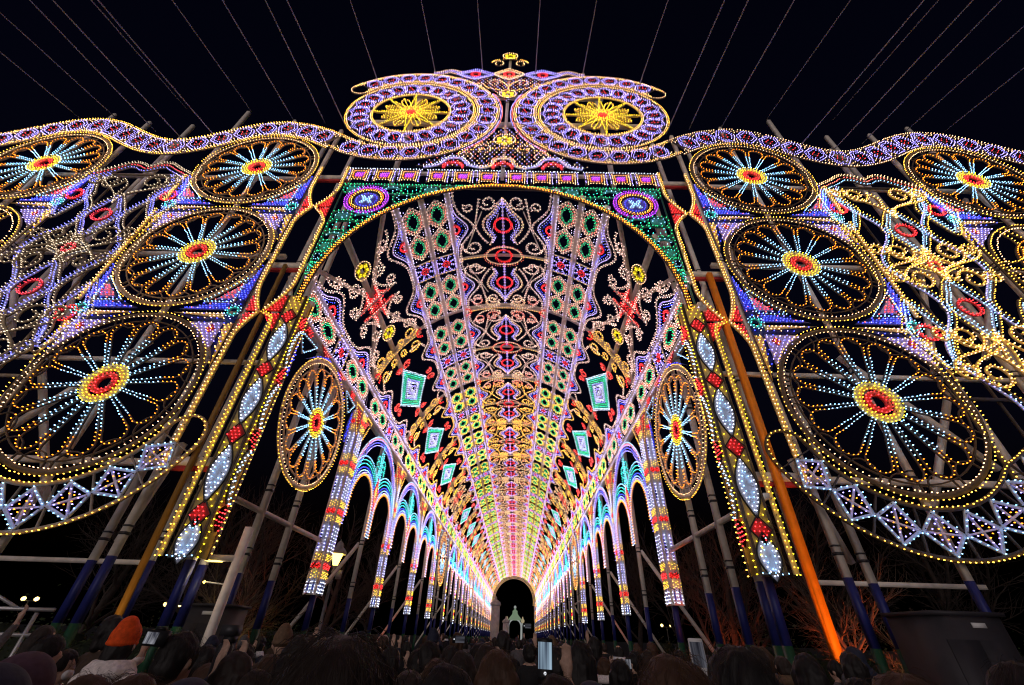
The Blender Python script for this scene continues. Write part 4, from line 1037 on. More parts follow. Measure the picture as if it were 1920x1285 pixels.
# ------------------------------------------------------------------ bare trees
mat_plain('bark', (.05, .038, .032), .85, .35, 9, 0, .3)
mat_plain('bark_pale', (.16, .12, .09), .85, .35, 9, 0, .3)
def tree_mesh(seed, h, m='bark', depth=5, spread=.55, low=.25):
    rnd = random.Random(seed); tr = MB(); br = MB()
    def grow(p, d, L, r, k, mb):
        n = 3 if k else 4; q = p
        for i in range(n):
            d2 = (d + Vector((rnd.uniform(-1, 1), rnd.uniform(-1, 1), rnd.uniform(-.3, .6))) * (.10 if k == 0 else .22)).normalized()
            e = q + d2 * (L / n); r2 = r * (1 - .32 / n * (i + 1)); mb.tube(q, e, r * (1 - .32 / n * i), r2, m, 6 if k < 2 else 4 if k < 4 else 3, False)
            if k < depth and (k > 0 or i >= 1):
                for _ in range(rnd.choice((1, 2, 2)) if k < 3 else 1):
                    a = rnd.uniform(0, 2 * PI); side = d2.orthogonal().normalized(); side.rotate(Matrix.Rotation(a, 3, d2))
                    nd = (d2 * rnd.uniform(.5, 1) + side * rnd.uniform(.5, 1.2) * spread * 1.5 + Vector((0, 0, .12))).normalized()
                    grow(e, nd, L * rnd.uniform(.5, .72), r2 * rnd.uniform(.42, .62), k + 1, br)
            q, d = e, d2
        if k < depth: grow(q, d, L * .62, r * .6, k + 1, br)
    grow(Vector((0, 0, 0)), Vector((rnd.uniform(-.1, .1), rnd.uniform(-.1, .1), 1)).normalized(), h * .38, h * .022, 0, tr)
    return tr.mesh('trunk'), br.mesh('crown')
TREES = [tree_mesh(s, 7.0, 'bark', 4) for s in (3, 11, 23)] + [tree_mesh(31, 4.2, 'bark_pale', 4, .6)]
def tree(kind, x, y, sc, rz, label, group='bare winter trees beside the light walls', name='bare_tree'):
    g = empty(name, (x, y, 0), (0, 0, rz)); g.scale = (sc,) * 3; tag(g, label, 'tree', group)
    put('trunk', TREES[kind][0], g); put('crown', TREES[kind][1], g)
LEFT_T = 'bare winter tree in the dark behind the left wing'; RIGHT_T = 'bare winter tree in the dark behind the right wing'
tree(3, 8.3, 11.2, 1.0, .4, 'bare tree lit fiery orange by an uplight behind the right gate post')
uplight(8.0, 10.5, (8.3, 11.2, 2.2), (1, .12, .02), 380, 60, 'red-orange uplight under the glowing tree on the right')
tree(3, 9.2, 11.0, .7, 2.4, 'small pale greenish bare tree beside the glowing orange tree')
uplight(9.3, 10.4, (9.2, 11.0, 1.2), (.75, .7, .15), 60, 70, 'pale yellow uplight under the small bare tree on the right')
tree(0, 6.6, 13.5, .8, 1.1, 'bare tree with a reddish trunk in front of the right tunnel columns')
tree(1, -7.2, 14.0, .8, .3, 'bare tree with red-lit branches behind the left pilaster')
tree(3, -6.3, 12.4, .9, 5.1, 'small bare shrub-like tree with yellow branches by the left columns')
uplight(-7.6, 13.2, (-7.2, 14.0, 2.5), (1, .14, .05), 260, 80, 'red uplight under the bare tree behind the left pilaster')
uplight(-6.0, 11.9, (-6.3, 12.4, 1.2), (.9, .65, .15), 50, 80, 'yellow uplight under the small tree by the left columns')
uplight(6.0, 12.8, (6.6, 13.5, 2.2), (1, .13, .03), 240, 80, 'red uplight under the tree before the right columns')
for i, (x, y, s) in enumerate(((-9.5, 17, 1.1), (-8.5, 24, 1.2), (-12, 21, 1.2), (-15, 18, 1.1), (-9, 34, 1.3))): tree(i % 3, x, y, s, i * 1.3, LEFT_T + ', ' + ('nearest of its row', 'beside the middle tunnel columns', 'behind the lowest wheel', 'nearest the left edge', 'farthest down the tunnel')[i], 'dark trees behind the left wing')
for i, (x, y, s) in enumerate(((10.5, 16, 1.1), (9, 24, 1.2), (13, 20, 1.2), (16, 17, 1.1), (9, 33, 1.3), (8.2, 19, .9))): tree((i + 1) % 3, x, y, s, i * 1.7, RIGHT_T + ', ' + ('nearest of its row', 'beside the middle tunnel columns', 'behind the lowest wheel', 'nearest the right edge', 'farthest down the tunnel', 'small one between the columns')[i], 'dark trees behind the right wing')
for n_, (x, y, e) in enumerate(((-8.4, 20, 170), (8.2, 17.5, 170), (-7.6, 28, 120), (8, 27, 120))):
    uplight(x, y, (x * 1.08, y + 1.2, 3), (1, .16, .06), e, 100, ('near left', 'near right', 'far left', 'far right')[n_] + ' red uplight on the ground among the trees beside the tunnel', 'red uplights among the trees')

def hedge_mesh(seed, L, n):
    rnd = np.random.default_rng(seed); core = MB(); lf = MB()
    for i in range(int(L / .9)):
        V, F = sphere_pts((-L / 2 + .45 + i * .9, rnd.uniform(-.15, .15), .75), (.75, .6, .75 + rnd.uniform(-.1, .25)), 10, 7)
        core.add(V, [f for f in F if len(f) == 3], 'leaf_dark'); core.F.append((np.array([f for f in F if len(f) == 4]) + core.n - len(V), core.mi('leaf_dark')))
    c = np.column_stack([rnd.uniform(-L / 2, L / 2, n), rnd.normal(0, .42, n), np.abs(rnd.normal(.95, .45, n))]); a = rnd.uniform(0, 6.28, n); t = rnd.uniform(-1, 1, n); s = rnd.uniform(.03, .065, n)
    u = np.column_stack([np.cos(a), np.sin(a), t * .5]) * s[:, None]; v = np.column_stack([-np.sin(a) * t, np.cos(a) * t, np.ones(n)]) * s[:, None] * .55
    V = np.stack([c - u, c - v, c + u, c + v], 1).reshape(-1, 3); lf.add(V, np.arange(4 * n).reshape(-1, 4), 'leaf')
    return core.mesh('core'), lf.mesh('leaves')
mat_plain('leaf', (.035, .055, .018), .5, .4, 4); mat_plain('leaf_dark', (.015, .022, .010), .8, .4, 4)
def build_hedges():
    A_ = hedge_mesh(1, 9, 5200)
    for x, y, rz, lab in ((-11.5, 15.5, .12, 'dark clipped hedge behind the left wing posts'), (-20.5, 14.5, -.1, 'dark clipped hedge beyond the far left edge'), (12.0, 14.5, -.12, 'dark clipped hedge behind the orange tree'), (20.8, 13.6, .1, 'dark clipped hedge at the far right edge'), (-11, 27, 1.3, 'distant dark hedge left of the tunnel'), (11, 27, -1.3, 'distant dark hedge right of the tunnel')):
        g = empty('hedge', (x, y, 0), (0, 0, rz)); tag(g, lab, 'hedge', 'hedges behind the light walls'); put('branches', A_[0], g); o = put('foliage', A_[1], g); o['kind'] = 'stuff'
# ------------------------------------------------------------------ equipment
mat_plain('cabinet', (.032, .030, .036), .55, .15, 6); mat_plain('label_white', (.7, .7, .7), .6)
def cabinet(x, y, w, d, h, label, rz=0):
    g = empty('equipment_cabinet', (x, y, 0), (0, 0, rz)); tag(g, label, 'cabinet', 'grey equipment cabinets')
    m = MB(); m.box((-w / 2, -d / 2, .06), (w / 2, d / 2, h), 'cabinet'); put('body', m.mesh('body'), g)
    m = MB(); m.box((-w / 2 - .04, -d / 2 - .06, 0), (w / 2 + .04, d / 2 + .04, .05), 'cabinet'); put('lid', m.mesh('lid'), g, (0, 0, h))
    m = MB(); m.box((-w / 2 + .05, -d / 2 - .014, .15), (-.01, -d / 2 - .002, h - .28), 'cabinet'); put('door', m.mesh('door'), g); m = MB(); m.box((.01, -d / 2 - .014, .15), (w / 2 - .05, -d / 2 - .002, h - .28), 'cabinet'); put('door', m.mesh('door'), g)
    for z in (.5, .56, .62, .68): m = MB(); m.box((-w * .38, -d / 2 - .022, z), (-w * .12, -d / 2 - .0145, z + .03), 'black'); put('vent_slat', m.mesh('vent'), g)
    m = MB(); m.box((.03, -d / 2 - .05, h * .5), (.06, -d / 2 - .014, h * .5 + .16), 'steel'); put('handle', m.mesh('handle'), g)
    m = MB(); m.box((-.10, -d / 2 - .016, h - .14), (.10, -d / 2 - .003, h - .08), 'label_white'); put('name_plate', m.mesh('plate'), g, (w * .12, 0, 0))
cabinet(7.05, 7.3, 1.0, .8, 2.16, 'grey equipment cabinet in front of the right wing', .05)
cabinet(-5.55, 10.2, .95, .8, 2.10, 'grey equipment cabinet behind the left pilaster posts')
def truss():
    p = at(40, 1150, 9); g = empty('metal_truss', (p.x - 1.4, 9.4, 0)); tag(g, 'grey metal lattice truss standing at the far left edge', 'truss')
    for x in (-1.2, 1.3): m = MB(); m.tube((x, 0, 0), (x, 0, 1.9), .035, .035, 'steel'); put('upright', m.mesh('upright'), g)
    for z in (1.55, 1.95): m = MB(); m.tube((-1.6, 0, z), (1.6, 0, z), .035, .035, 'steel'); put('chord', m.mesh('chord'), g)
    for i in range(5):
        x = -1.2 + i * .5; m = MB(); m.tube((x, 0, .6 if i % 2 else 1.55), (x + .5, 0, 1.55 if i % 2 else .6), .022, .022, 'steel'); put('diagonal', m.mesh('diag'), g)
    m = MB(); m.tube((.9, 0, 1.95), (-1.2, 0, 2.7), .03, .03, 'steel'); put('diagonal', m.mesh('diag'), g)
truss()

# ------------------------------------------------------------------ people
def sphere_pts(c, r, k=10, n=7):
    V = [(c[0], c[1], c[2] - r[2])]; F = []
    for i in range(1, n):
        a = PI * i / n - PI / 2
        for j in range(k): q = 2 * PI * j / k; V.append((c[0] + r[0] * math.cos(a) * math.cos(q), c[1] + r[1] * math.cos(a) * math.sin(q), c[2] + r[2] * math.sin(a)))
    V.append((c[0], c[1], c[2] + r[2])); t = len(V) - 1
    for j in range(k): F.append((0, 1 + (j + 1) % k, 1 + j)); F.append((t, t - k + j, t - k + (j + 1) % k))
    for i in range(n - 2):
        for j in range(k): a = 1 + i * k + j; b = 1 + i * k + (j + 1) % k; F.append((a, b, b + k, a + k))
    return V, F
build_hedges()
def blob(parts, voxel, smooth=4):
    bm = bmesh.new()
    def ins(V, F):
        vs = [bm.verts.new(v) for v in V]
        for f in F:
            try: bm.faces.new([vs[i] for i in f])
            except ValueError: pass
    for it in parts:
        if it[0] == 'e': ins(*sphere_pts(it[1], it[2], 16, 12))
        else:
            p0, r0, p1, r1 = Vector(it[1]), it[2], Vector(it[3]), it[4]; L = (p1 - p0).length; n = max(2, int(L / (min(r0, r1) * .6)) + 1)
            for i in range(n + 1):
                t = i / n; c = p0.lerp(p1, t); r = r0 + (r1 - r0) * t; ins(*sphere_pts(c, (r, r, r), 10, 7))
    me = bpy.data.meshes.new('blob'); bm.to_mesh(me); bm.free()
    o = bpy.data.objects.new('blob', me); COL.objects.link(o)
    md = o.modifiers.new('r', 'REMESH'); md.mode = 'VOXEL'; md.voxel_size = voxel
    sm = o.modifiers.new('s', 'SMOOTH'); sm.iterations = smooth; sm.factor = .5
    dg = bpy.context.evaluated_depsgraph_get(); out = bpy.data.meshes.new_from_object(o.evaluated_get(dg))
    bpy.data.objects.remove(o); bpy.data.meshes.remove(me)
    out.polygons.foreach_set('use_smooth', np.ones(len(out.polygons), bool))
    return out
def hand(c, dirv, side):
    """palm, four fingers and a thumb, curled round a thing held up"""
    c = Vector(c); P = [('e', c, (.038, .022, .048))]
    for i in range(4):
        x = -.028 + .019 * i; L = (.062, .072, .07, .055)[i]
        a = c + Vector((x, .0, .035)); b = a + Vector((0, .012, L * .6)); e = b + Vector((0, -.022, L * .4)); P += [('c', a, .0095, b, .0085), ('c', b, .0085, e, .0075)]
    a = c + Vector((side * -.03, -.005, -.005)); P += [('c', a, .012, a + Vector((side * -.024, -.015, .035)), .0095), ('c', a + Vector((side * -.024, -.015, .035)), .0095, a + Vector((side * -.02, -.03, .06)), .008)]
    return P
def body_parts(pose):
    P = []
    P += [('e', (0, .005, 1.585), (.074, .092, .108)), ('e', (0, .03, 1.53), (.058, .065, .062)), ('e', (0, .100, 1.575), (.012, .018, .022)), ('c', (0, .0, 1.42), .056, (0, .0, 1.53), .05)]
    for s in (-1, 1): P += [('e', (s * .088, -.0, 1.575), (.014, .022, .034)), ('e', (s * .03, .085, 1.60), (.014, .012, .010))]
    P += [('e', (0, .105 - .018, 1.535), (.024, .012, .010))]
    P += [('e', (0, 0, 1.25), (.175, .125, .20)), ('e', (0, 0, 1.02), (.17, .125, .20)), ('e', (0, 0, .90), (.17, .13, .12)), ('c', (-.15, 0, 1.37), .075, (.15, 0, 1.37), .075), ('c', (-.06, 0, 1.41), .07, (.06, 0, 1.41), .07)]
    for s in (-1, 1):
        P += [('c', (s * .085, 0, .88), .095, (s * .09, .01, .50), .062), ('c', (s * .09, .01, .50), .062, (s * .095, -.015, .09), .045), ('c', (s * .095, -.03, .04), .042, (s * .10, .13, .035), .036)]
        sh = (s * .19, 0, 1.36)
        up = pose == 'phone' or (pose == 'up' and s > 0) or (pose == 'upl' and s < 0)
        if up:
            hx = s * .075 if pose == 'phone' else s * .10; hz = 1.58 if pose == 'phone' else 1.74
            el = (s * .25, .16, 1.22) if pose == 'phone' else (s * .27, .20, 1.42); h = (hx, .36, hz)
            P += [('c', sh, .066, el, .054), ('c', el, .054, (h[0], h[1], h[2] - .09), .036), ('c', (h[0], h[1], h[2] - .09), .028, h, .026)] + hand(h, None, s)
        else:
            el = (s * .26, -.02, 1.08); h = (s * .25, .06, .82)
            P += [('c', sh, .066, el, .054), ('c', el, .054, h, .036), ('c', h, .028, (h[0], h[1] + .01, h[2] - .05), .026)] + hand((h[0], h[1] + .01, h[2] - .08), None, s)
    return P
for nm, c in (('skin', (.50, .32, .24)), ('pants', (.012, .013, .018)), ('coat_black', (.010, .010, .012)), ('coat_navy', (.018, .022, .045)), ('coat_plum', (.07, .035, .055)), ('coat_brown', (.05, .03, .02)), ('coat_grey', (.09, .085, .09)), ('coat_cream', (.78, .70, .68)), ('coat_tan', (.14, .085, .05)),
              ('knit_orange', (.85, .09, .008)), ('mask_white', (.72, .72, .74))): mat_plain(nm, c, .75 if nm != 'skin' else .5, .25, 40, 0, .15)
for nm, c in (('hair_black', (.010, .008, .008)), ('hair_brown', (.055, .026, .014)), ('hair_dark', (.022, .014, .011))):
    m = mat_plain(nm, c, .6); nt = m.node_tree; b = nt.nodes['Principled BSDF']; tc = nt.nodes.new('ShaderNodeTexCoord'); mp = nt.nodes.new('ShaderNodeMapping'); mp.inputs['Scale'].default_value = (70, 1, 3)
    nz = nt.nodes.new('ShaderNodeTexNoise'); nz.inputs['Scale'].default_value = 1.0; nz.inputs['Detail'].default_value = 3; bp = nt.nodes.new('ShaderNodeBump'); bp.inputs['Strength'].default_value = .5; bp.inputs['Distance'].default_value = .006
    gr = nt.nodes.new('ShaderNodeTexGradient'); gr.gradient_type = 'RADIAL'; sep = nt.nodes.new('ShaderNodeSeparateXYZ'); cb = nt.nodes.new('ShaderNodeCombineXYZ'); ad = nt.nodes.new('ShaderNodeVectorMath'); ad.operation = 'ADD'; ad.inputs[1].default_value = (0, .05, 0)
    nt.links.new(tc.outputs['Object'], ad.inputs[0]); nt.links.new(ad.outputs[0], gr.inputs['Vector']); nt.links.new(tc.outputs['Object'], sep.inputs[0]); nt.links.new(gr.outputs['Fac'], cb.inputs['X']); nt.links.new(sep.outputs['Z'], cb.inputs['Z'])
    nt.links.new(cb.outputs[0], mp.inputs['Vector']); nt.links.new(mp.outputs['Vector'], nz.inputs['Vector']); nt.links.new(nz.outputs['Fac'], bp.inputs['Height']); nt.links.new(bp.outputs['Normal'], b.inputs['Normal'])
def body_mesh(pose):
    me = blob(body_parts(pose), .014); n = len(me.polygons)
    c = np.zeros(n * 3); me.polygons.foreach_get('center', c); c = c.reshape(-1, 3); mi = np.ones(n, int)
    mi[(c[:, 2] > 1.455) & (np.abs(c[:, 0]) < .10) & (np.abs(c[:, 1]) < .14)] = 0; mi[c[:, 2] < .80] = 2
    for s in (-1, 1):
        if pose == 'phone': mi[(c[:, 1] > .30) & (c[:, 2] > 1.50)] = 0
        elif pose in ('up', 'upl'): mi[(c[:, 1] > .30) & (c[:, 2] > 1.66)] = 0
        mi[(np.abs(c[:, 0]) > .2) & (c[:, 2] < .80) & (c[:, 2] > .66)] = 0
    me.polygons.foreach_set('material_index', mi.astype(np.int32))
    for m in ('skin', 'coat_black', 'pants'): me.materials.append(MATS[m])
    return me
BODY = {p: body_mesh(p) for p in ('down', 'phone', 'up')}
def displaced(me, amp, sc, seed):
    from mathutils import noise
    for v in me.vertices:
        c = Vector(v.co); n = noise.noise(Vector((c.x * sc, c.y * sc, c.z * sc * .35)) + Vector((seed, 0, 0))); d = (c - Vector((0, -.01, 1.57))); d.z *= .5
        v.co = c + d.normalized() * n * amp
    return me
def hair_mesh(kind, seed):
    P = [('e', (0, -.012, 1.615), (.092, .108, .110)), ('e', (0, -.042, 1.565), (.080, .080, .09))]
    if kind == 'long': P += [('c', (-.045, -.055, 1.58), .062, (-.06, -.075, 1.30), .058), ('c', (.045, -.055, 1.58), .062, (.06, -.075, 1.30), .058), ('c', (0, -.075, 1.56), .06, (0, -.10, 1.22), .045), ('c', (-.085, .0, 1.58), .028, (-.10, -.02, 1.36), .035), ('c', (.085, .0, 1.58), .028, (.10, -.02, 1.36), .035)]
    if kind == 'bob': P += [('c', (-.06, -.03, 1.58), .058, (-.062, -.03, 1.47), .05), ('c', (.06, -.03, 1.58), .058, (.062, -.03, 1.47), .05), ('c', (0, -.06, 1.55), .06, (0, -.06, 1.46), .05)]
    if kind == 'bun': P += [('e', (0, -.10, 1.70), (.045, .045, .042))]
    me = displaced(displaced(blob(P, .010, 2), .020, 13, seed), .007, 45, seed + 9); me.materials.append(MATS['hair_black'])
    return me
HAIR = {(k, s): hair_mesh(k, s * 3.7) for k in ('short', 'long', 'bob') for s in (0, 1)}; HAIR[('bun', 0)] = hair_mesh('bun', 2.0)
HAIR[('bun', 1)] = HAIR[('bun', 0)]
def strands_mesh(seed, n, amp, mat):
    """loose hairs that leave the crown and fall along the head"""
    rnd = random.Random(seed); mb = MB()
    for i in range(n):
        a, b = rnd.uniform(0, 2 * PI), rnd.uniform(.15, 1.45); lift = rnd.random() ** 3 * amp; L = rnd.uniform(.05, .13); pts = []
        for k in range(5):
            bb = b - k / 4 * L / .11; aa = a + rnd.uniform(-.05, .05) + k * rnd.uniform(-.06, .06); d = Vector((math.cos(aa) * math.cos(bb), math.sin(aa) * math.cos(bb), math.sin(bb)))
            pts.append(Vector((0, -.015, 1.612)) + Vector((d.x * .096, d.y * .112, d.z * .114)) + d * lift * math.sin(PI * min(1, k / 3.2)))
        for k in range(4): mb.tube(pts[k], pts[k + 1], .0006, .0005, mat, 3, False)
    return mb.mesh('stray_hair')
def hood_mesh():
    me = displaced(blob([('e', (0, -.02, 1.60), (.115, .125, .125)), ('e', (0, -.05, 1.50), (.12, .10, .10)), ('c', (-.09, 0, 1.43), .06, (.09, 0, 1.43), .06)], .013, 4), .008, 10, 5); me.materials.append(MATS['coat_navy']); return me
def collar_hood_mesh():
    P = []
    for i in range(13):
        a = PI * (1.0 + i / 12); P.append(('e', (.13 * math.cos(a), .02 + .14 * math.sin(a), 1.425 - .01 * math.sin(a)), (.05, .05, .045)))
        P.append(('e', (.115 * math.cos(a), .02 + .125 * math.sin(a), 1.475), (.034, .034, .03)))
    me = displaced(blob(P, .011, 3), .007, 16, 1); me.materials.append(MATS['coat_cream']); return me
def beanie_mesh():
    me = blob([('e', (0, -.01, 1.64), (.094, .108, .105)), ('e', (0, -.03, 1.70), (.065, .075, .075)), ('e', (0, -.01, 1.60), (.099, .113, .035))], .009, 3)
    me.materials.append(MATS['knit_orange']); return me
HOOD = hood_mesh(); CHOOD = collar_hood_mesh(); BEANIE = beanie_mesh()
mk = MATS['knit_orange'].node_tree; wv = mk.nodes.new('ShaderNodeTexWave'); wv.wave_type = 'BANDS'; wv.bands_direction = 'X'; wv.inputs['Scale'].default_value = 90; tcx = mk.nodes.new('ShaderNodeTexCoord'); bpx = mk.nodes.new('ShaderNodeBump'); bpx.inputs['Distance'].default_value = .004; bpx.inputs['Strength'].default_value = .35
mk.links.new(tcx.outputs['Object'], wv.inputs['Vector']); mk.links.new(wv.outputs['Fac'], bpx.inputs['Height']); mk.links.new(bpx.outputs['Normal'], mk.nodes['Principled BSDF'].inputs['Normal'])
MASK = (lambda me: (me.materials.append(MATS['mask_white']), me)[1])(blob([('e', (0, .075, 1.535), (.056, .042, .046))], .009, 2))
def person(px, ytop, wpx, label, hair='short', hc='hair_black', pose='down', coat='coat_black', rz=0.0, group='people in the crowd seen from behind', extra=(), Y=None, strands=0, lean=0.0):
    Y = Y or 941 * .19 / wpx; p = at(px, ytop, Y); sc = max(.80, min(1.13, p.z / 1.735))
    dz = p.z - 1.735 * sc
    g = empty('person', (p.x, Y, 0), (0, 0, rz)); g.scale = (sc,) * 3; tag(g, label, 'person', group)
    b = put('body', BODY[pose], g); b.material_slots[1].link = 'OBJECT'; b.material_slots[1].material = MATS[coat]
    k = random.Random(int(px * 7 + ytop)).randint(0, 1)
    if hair == 'hood':
        o = put('hood', HOOD, g); o.material_slots[0].link = 'OBJECT'; o.material_slots[0].material = MATS[coat]
    elif hair == 'beanie': put('beanie', BEANIE, g); h = put('hair', HAIR[('short', 0)], g, (0, .0, -.05), (0, 0, 0), (.96, .96, .97)); h.location.z = -.005
    else:
        o = put('hair', HAIR[(hair, k)], g, (0, 0, 0), (0, 0, 0), (1.07, 1.05, 1)); o.material_slots[0].link = 'OBJECT'; o.material_slots[0].material = MATS[hc]
        if strands or True: put('stray_hair', cached(('stray', hc, strands or k), lambda: strands_mesh(int(px), strands or 160, .032, hc)), g)
    if 'collar' in extra: put('coat_hood', CHOOD, g)
    if 'mask' in extra: put('face_mask', MASK, g)
    return g, sc
def m_screen(name, col, s):
    m = bpy.data.materials.new(name); m.use_nodes = True; nt = m.node_tree; nt.nodes.clear(); out = nt.nodes.new('ShaderNodeOutputMaterial'); em = nt.nodes.new('ShaderNodeEmission'); em.inputs['Strength'].default_value = s
    tc = nt.nodes.new('ShaderNodeTexCoord'); mp = nt.nodes.new('ShaderNodeMapping'); mp.inputs['Scale'].default_value = (60, 1, 14); nz = nt.nodes.new('ShaderNodeTexNoise'); nz.inputs['Scale'].default_value = 1.0
    rp = nt.nodes.new('ShaderNodeValToRGB'); rp.color_ramp.elements[0].color = (col[0] * .12, col[1] * .12, col[2] * .15, 1); rp.color_ramp.elements[1].color = (*col, 1); rp.color_ramp.elements[0].position = .40; rp.color_ramp.elements[1].position = .68
    nt.links.new(tc.outputs['Object'], mp.inputs['Vector']); nt.links.new(mp.outputs['Vector'], nz.inputs['Vector']); nt.links.new(nz.outputs['Fac'], rp.inputs['Fac']); nt.links.new(rp.outputs['Color'], em.inputs['Color']); nt.links.new(em.outputs[0], out.inputs['Surface']); MATS[name] = m
m_screen('screen_blue', (.42, .58, .72), .9); m_screen('screen_grey', (.5, .5, .56), .55); m_screen('screen_dim', (.25, .25, .3), .35)
mat_glow('button_white', (.9, .92, 1), .9)
def phone(px, py, Y, label, scr='screen_blue', tilt=0.0, wide=False, case='black', s=1.0):
    p = at(px, py, Y); g = empty('smartphone', p, (-.12, tilt + (PI / 2 if wide else 0), 0)); g.scale = (s,) * 3; tag(g, label, 'smartphone', 'phones and cameras held up by the crowd')
    w, h = .038, .080
    m = MB(); q = np.vstack([arc(sx * (w - .008), sy * (h - .008), .008, a, a + 90, 4) for sx, sy, a in ((1, 1, 0), (-1, 1, 90), (-1, -1, 180), (1, -1, 270))]); m.poly(q, case, -.009, 0); put('phone_body', m.mesh('phone_body'), g, (0, 0, 0), FAC)
    m = MB(); m.poly(A([(-w + .004, -h + .036), (w - .004, -h + .036), (w - .004, h - .016), (-w + .004, h - .016)]), scr, .0004, .0012); put('screen', m.mesh('screen'), g, (0, 0, 0), FAC)
    m = MB(); m.poly(circ(0, -h + .020, .007, 12), 'button_white', .0004, .0012); put('shutter_button', m.mesh('button'), g, (0, 0, 0), FAC)
    return g

# named people near the photographer
person(655, 1172, 216, 'huge dark head close to the camera at bottom centre-left, loose flyaway hair', 'short', 'hair_dark', strands=420)
person(1250, 1217, 132, 'person with round brown hair close to the camera, right of centre', 'bob', 'hair_brown', coat='coat_brown', strands=300)
person(1372, 1200, 104, 'tall person with black hair right of the raised grey phone', 'short', coat='coat_black', strands=160)
person(250, 1166, 45, 'person in an orange knitted beanie and cream hooded jacket, left side', 'beanie', coat='coat_cream', extra=('collar',), pose='phone')
person(842, 1236, 96, 'black-haired person low at the bottom, left of the long brown hair', 'short', strands=160)
person(934, 1211, 66, 'woman with long straight brown hair at bottom centre', 'long', 'hair_brown', coat='coat_tan', strands=160)
person(22, 1232, 120, 'person in a blue-grey hood at the bottom left corner', 'hood', coat='coat_navy')
person(78, 1214, 88, 'person in a plum jacket with raised hood, second from the left edge', 'hood', coat='coat_plum')
person(108, 1186, 44, 'dark-haired person looking right, behind the plum hood', 'short', rz=-1.1, coat='coat_black')
person(136, 1214, 40, 'person with white face mask turned right beside the plum hood', 'bob', rz=-1.4, coat='coat_plum', extra=('mask',))
person(190, 1258, 90, 'brown-haired head at the bottom below the orange beanie, left one', 'bob', 'hair_brown', coat='coat_tan')
person(272, 1254, 100, 'broad brown head at the bottom below the orange beanie, right one', 'long', 'hair_brown', coat='coat_brown')
person(356, 1178, 62, 'black-haired person right of the orange beanie holding up a phone', 'short', pose='phone', coat='coat_navy', rz=-.3)
person(398, 1206, 40, 'dark-haired person left of the black monopod', 'short', rz=-.5)
person(402, 1240, 48, 'brown-haired person low beside the black monopod', 'bob', 'hair_brown', rz=-.9)
person(466, 1203, 42, 'black-haired person right of the black monopod', 'short', coat='coat_brown')
person(492, 1250, 60, 'round dark head at the bottom between monopod and huge head', 'short', 'hair_dark', coat='coat_grey')
person(516, 1223, 44, 'brown round head behind the one at the bottom', 'short', 'hair_brown')
person(548, 1224, 46, 'dark head just left of the huge head', 'bob', pose='up')
person(576, 1206, 30, 'person half hidden behind the huge head, lifting a phone', 'short', pose='phone', rz=.4)
person(372, 1262, 96, 'person in a navy knitted hat low at the bottom left of centre', 'hood', coat='coat_navy')
person(787, 1213, 36, 'dark-haired person right of the huge head', 'short')
person(808, 1199, 38, 'tall dark-haired person standing behind, right of the huge head', 'short', coat='coat_grey')
person(822, 1230, 52, 'person with brown hair above the low black head', 'bob', 'hair_brown')
person(772, 1250, 70, 'person in a tan coat tucked right of the huge head', 'bob', 'hair_dark', coat='coat_tan')
person(848, 1208, 30, 'woman looking sideways beneath a raised phone', 'bob', rz=-1.3)
person(868, 1217, 46, 'dark bob-haired person left of the long brown hair', 'bob', 'hair_dark')
person(912, 1205, 42, 'dark long-haired woman just behind the long brown hair', 'long', 'hair_dark')
person(898, 1203, 34, 'dark-haired person in front of the tall stone pillar', 'bob')
person(993, 1203, 24, 'person in a dark cap holding a phone high, before the tunnel end', 'short', pose='up')
person(1042, 1258, 72, 'brown-haired person holding up the bright phone at the bottom', 'bob', 'hair_dark', pose='up', coat='coat_plum')
person(1086, 1198, 42, 'tall dark-haired person right of the bright phone', 'long')
person(1064, 1216, 28, 'brown-haired person beside the tall dark one', 'bob', 'hair_brown')
person(1090, 1243, 42, 'dark round head below the tall dark one', 'short', 'hair_dark')
person(1110, 1270, 70, 'person in a navy hat at the bottom right of the bright phone', 'hood', coat='coat_navy')
person(1131, 1230, 24, 'brown-haired child-sized head with white ear cuff', 'bob', 'hair_brown', extra=('collar',))
person(1160, 1232, 36, 'black-haired person left of the round brown hair', 'bob')
person(1184, 1224, 22, 'person with glasses turned sideways, left of the round brown hair', 'short', rz=1.1, pose='phone')
person(1318, 1222, 60, 'person holding the grey phone right of the round brown hair', 'short', pose='phone', coat='coat_navy')
person(1506, 1268, 30, 'small dark head between the right gate posts', 'short')
person(1602, 1266, 48, 'dark head below the glowing orange tree', 'short')
person(1676, 1250, 112, 'dark brown-haired head at the bottom before the grey cabinet', 'bob', 'hair_brown', strands=120)
person(1886, 1232, 104, 'dark head at the bottom right corner', 'short', strands=120)
person(1560, 1236, 24, 'person in a pale jacket behind the right gate posts', 'short', coat='coat_grey', rz=.6)
